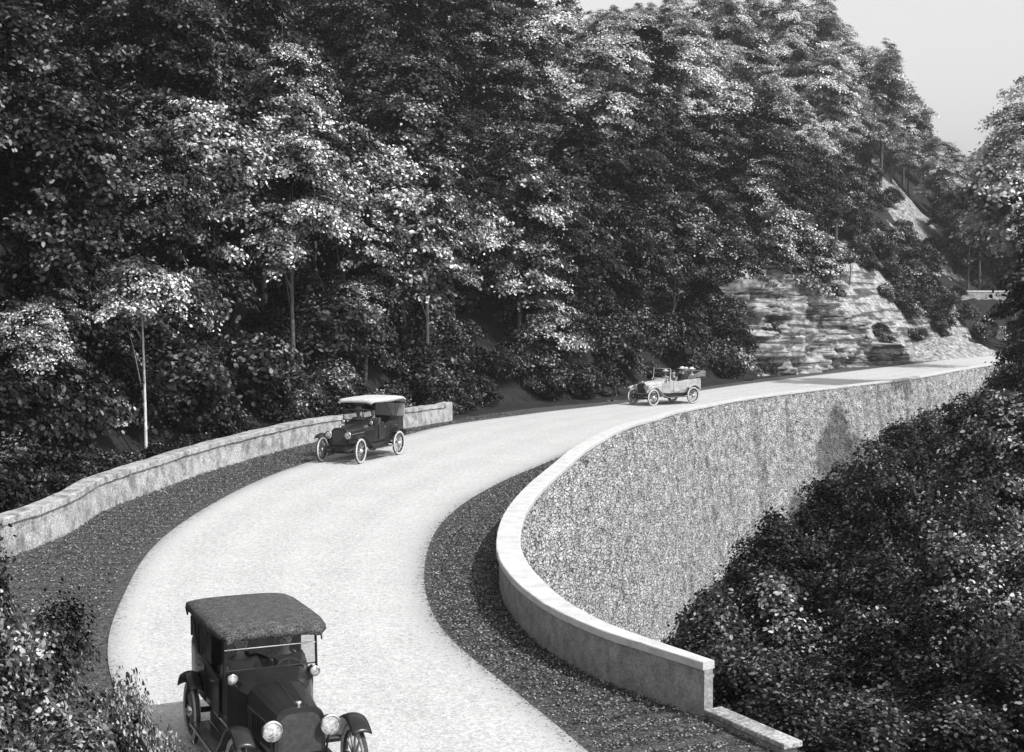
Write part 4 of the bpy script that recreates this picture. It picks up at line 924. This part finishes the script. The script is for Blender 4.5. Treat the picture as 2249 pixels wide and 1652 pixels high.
# ------------------------------------------------------------------ people
def person(car, x, y, label, coat, hat, driver=False, hatmat='hair'):
    """seated figure; one skinned body with fingers, coat and hair or hat as children"""
    V = []; E = []; Rr = []
    def v(p, r_, par=None):
        V.append(p); Rr.append(r_ if isinstance(r_, tuple) else (r_, r_))
        if par is not None: E.append((par, len(V) - 1))
        return len(V) - 1
    pel = v((0, 0, .1), (.14, .11)); wa = v((0, .02, .28), (.125, .10), pel); ch = v((0, .03, .46), (.15, .11), wa); nb = v((0, .03, .58), (.07, .06), ch)
    nk = v((0, .01, .65), .05, nb); jw = v((0, -.015, .71), (.06, .065), nk); hd = v((0, -.005, .79), (.078, .095), jw); hc = v((0, .0, .87), (.07, .085), hd)
    v((0, -.115, .775), .014, hd)
    for sx in (-1, 1): v((sx * .09, .005, .78), .016, hd)
    for sx in (-1, 1):
        sh = v((sx * .19, .03, .54), .058, ch)
        if driver: el_ = v((sx * .25, -.14, .34), .044, sh); wr = v((sx * .15, -.34, .42), .028, el_); hb = v((sx * .14, -.40, .44), (.032, .018), wr)
        else: el_ = v((sx * .24, -.06, .27), .044, sh); wr = v((sx * .12, -.26, .20), .028, el_); hb = v((sx * .09, -.32, .19), (.032, .018), wr)
        h0 = V[hb]
        for q in range(4): f1 = v((h0[0] + (q - 1.5) * .019, h0[1] - .045, h0[2] - .004), .0085, hb); v((h0[0] + (q - 1.5) * .018, h0[1] - .065 - .006 * (q in (1, 2)), h0[2] - .03), .0075, f1)
        th_ = v((h0[0] - sx * .036, h0[1] - .015, h0[2] - .005), .010, hb); v((h0[0] - sx * .045, h0[1] - .045, h0[2] - .015), .008, th_)
        hp = v((sx * .09, -.08, .09), .085, pel); kn = v((sx * .11, -.44, .13), .06, hp); an = v((sx * .11, -.52, -.2), .042, kn); v((sx * .11, -.66, -.23), (.04, .03), an)
    me = bpy.data.meshes.new('body'); me.from_pydata(V, E, []); me.materials.append(M['skin'])
    o = bpy.data.objects.new('person', me); C.objects.link(o)
    md = o.modifiers.new('skin', 'SKIN'); md.use_smooth_shade = True
    for i, sv in enumerate(me.skin_vertices[0].data): sv.radius = Rr[i]; sv.use_root = (i == 0)
    o.modifiers.new('sub', 'SUBSURF').levels = 1; o.modifiers['sub'].render_levels = 1
    # coat
    V, E, Rr = [], [], []
    pel = v((0, -.02, .09), (.16, .13)); wa = v((0, .02, .28), (.145, .12), pel); ch = v((0, .03, .47), (.17, .13), wa); v((0, .03, .575), (.085, .08), ch)
    for sx in (-1, 1):
        sh = v((sx * .19, .03, .54), .075, ch)
        if driver: el_ = v((sx * .25, -.14, .34), .058, sh); v((sx * .155, -.33, .415), .042, el_)
        else: el_ = v((sx * .24, -.06, .27), .058, sh); v((sx * .125, -.25, .203), .042, el_)
        hp = v((sx * .09, -.08, .09), .10, pel); kn = v((sx * .11, -.44, .13), .075, hp); v((sx * .11, -.51, -.14), .055, kn)
    me2 = bpy.data.meshes.new('coat'); me2.from_pydata(V, E, []); me2.materials.append(M[coat])
    c_ = bpy.data.objects.new('coat', me2); C.objects.link(c_); c_.parent = o
    md = c_.modifiers.new('skin', 'SKIN'); md.use_smooth_shade = True
    for i, sv in enumerate(me2.skin_vertices[0].data): sv.radius = Rr[i]; sv.use_root = (i == 0)
    c_.modifiers.new('sub', 'SUBSURF').levels = 1; c_.modifiers['sub'].render_levels = 1
    for sx in (-1, 1): MB().lathe([(0, -.011), (.008, -.008), (.011, 0), (.008, .008), (0, .011)], (sx * .032, -.088, .80), 'Y', 8).build('eye', M['hair'], o, True)
    MB().box((0, -.086, .735), (.045, .01, .008)).build('mouth', M['hair'], o)
    if hat == 'cap':
        mb = MB().lathe([(0, .94), (.06, .938), (.105, .915), (.115, .885), (.10, .86), (.095, .845)], (0, .005, 0), 'Z', 18); mb.box((0, -.115, .853), (.12, .08, .012)); mb.build('cap', M[hatmat], o, True)
    elif hat == 'brim':
        MB().lathe([(0, .96), (.07, .955), (.10, .93), (.103, .87), (.21, .855), (.215, .862), (.11, .88)], (0, .005, 0), 'Z', 22).build('hat', M[hatmat], o, True)
    else:
        MB().lathe([(0, .935), (.05, .932), (.088, .905), (.104, .86), (.105, .81), (.09, .74)], (0, .02, 0), 'Z', 18).build('hair', M['hair'], o, True)
    p = car.matrix_world if False else Matrix.Translation(car.location) @ Matrix.Rotation(car.rotation_euler.z, 4, 'Z') @ Matrix.Scale(car.scale[0], 4)
    o.location = p @ Vector((x, y, .76 if y < 2 else .85)); o.rotation_euler.z = car.rotation_euler.z; o.scale = car.scale
    return tag(o, label, 'person')
person(car1, .3, 1.70, 'bareheaded driver in a dark coat behind the windscreen of the near car', 'cloth_d', 'hair', True)
person(car1, -.28, 1.70, 'passenger in a grey coat and dark cap beside the driver of the near car', 'cloth_m', 'cap')
person(car2, .3, 1.70, 'driver in a dark coat and cap under the pale top of the middle car', 'cloth_d', 'cap', True)
person(car2, -.28, 1.70, 'passenger with a pale hat beside the driver of the middle car', 'cloth_m', 'brim', hatmat='cloth_l')
person(car3, .3, 1.78, 'driver of the farthest car, in a grey coat behind its pale windscreen frame', 'cloth_m', 'cap', True)
person(car3, -.28, 1.78, 'front passenger of the farthest car in a pale coat', 'cloth_l', 'brim', hatmat='cloth_l')
person(car3, .34, 3.02, 'rear passenger nearer the viewer in the farthest car, wearing a wide pale hat', 'cloth_l', 'brim', hatmat='cloth_l')
person(car3, 0.0, 2.96, 'middle passenger on the rear seat of the farthest car, in grey with a cap', 'cloth_m', 'cap', hatmat='cloth_l')
person(car3, -.34, 3.02, 'rear passenger on the wood side of the farthest car, dark coat and pale hat', 'cloth_d', 'brim', hatmat='cloth_l')

# ------------------------------------------------------------------ air
hz = MB().box((25, 120, 30), (640, 640, 110)); ho = hz.build('haze', None); tag(ho, kind='stuff')
hm = bpy.data.materials.new('haze'); hm.use_nodes = True; t = hm.node_tree; t.nodes.remove(t.nodes['Principled BSDF'])
pv = t.nodes.new('ShaderNodeVolumePrincipled'); pv.inputs['Density'].default_value = 0.0003; pv.inputs['Color'].default_value = (.9, .9, .9, 1); pv.inputs['Anisotropy'].default_value = 0.2
t.links.new(pv.outputs[0], t.nodes['Material Output'].inputs['Volume']); ho.data.materials.append(hm)

# ------------------------------------------------------------------ labels that would repeat get their place in the row
bpy.context.view_layer.update(); seen = {}
for o in C.objects:
    if o.parent is None and 'label' in o: seen.setdefault(o['label'], []).append(o)
ORD = ['leftmost', 'second', 'third', 'fourth', 'fifth', 'sixth', 'seventh', 'eighth', 'ninth', 'tenth', 'eleventh', 'twelfth', 'thirteenth', 'fourteenth', 'fifteenth', 'sixteenth', 'seventeenth', 'eighteenth', 'nineteenth', 'twentieth']
ORD += ['twenty-' + q for q in ['first'] + ORD[1:9]] + ['thirtieth'] + ['thirty-' + q for q in ['first'] + ORD[1:9]] + ['fortieth']

for lab, os_ in seen.items():
    if len(os_) < 2: continue
    os_.sort(key=lambda o: float(topix(o.location.x, o.location.y, o.location.z)[0]))
    for i, o in enumerate(os_): o['label'] = lab + (', leftmost' if i == 0 else ', rightmost' if i == len(os_) - 1 else ', %s from left' % ORD[min(i, len(ORD) - 1)])

for o in C.objects:
    if o.parent is None and 'label' in o and len(o['label'].replace(',', ' ').split()) > 16: print('LONG', o['label'])
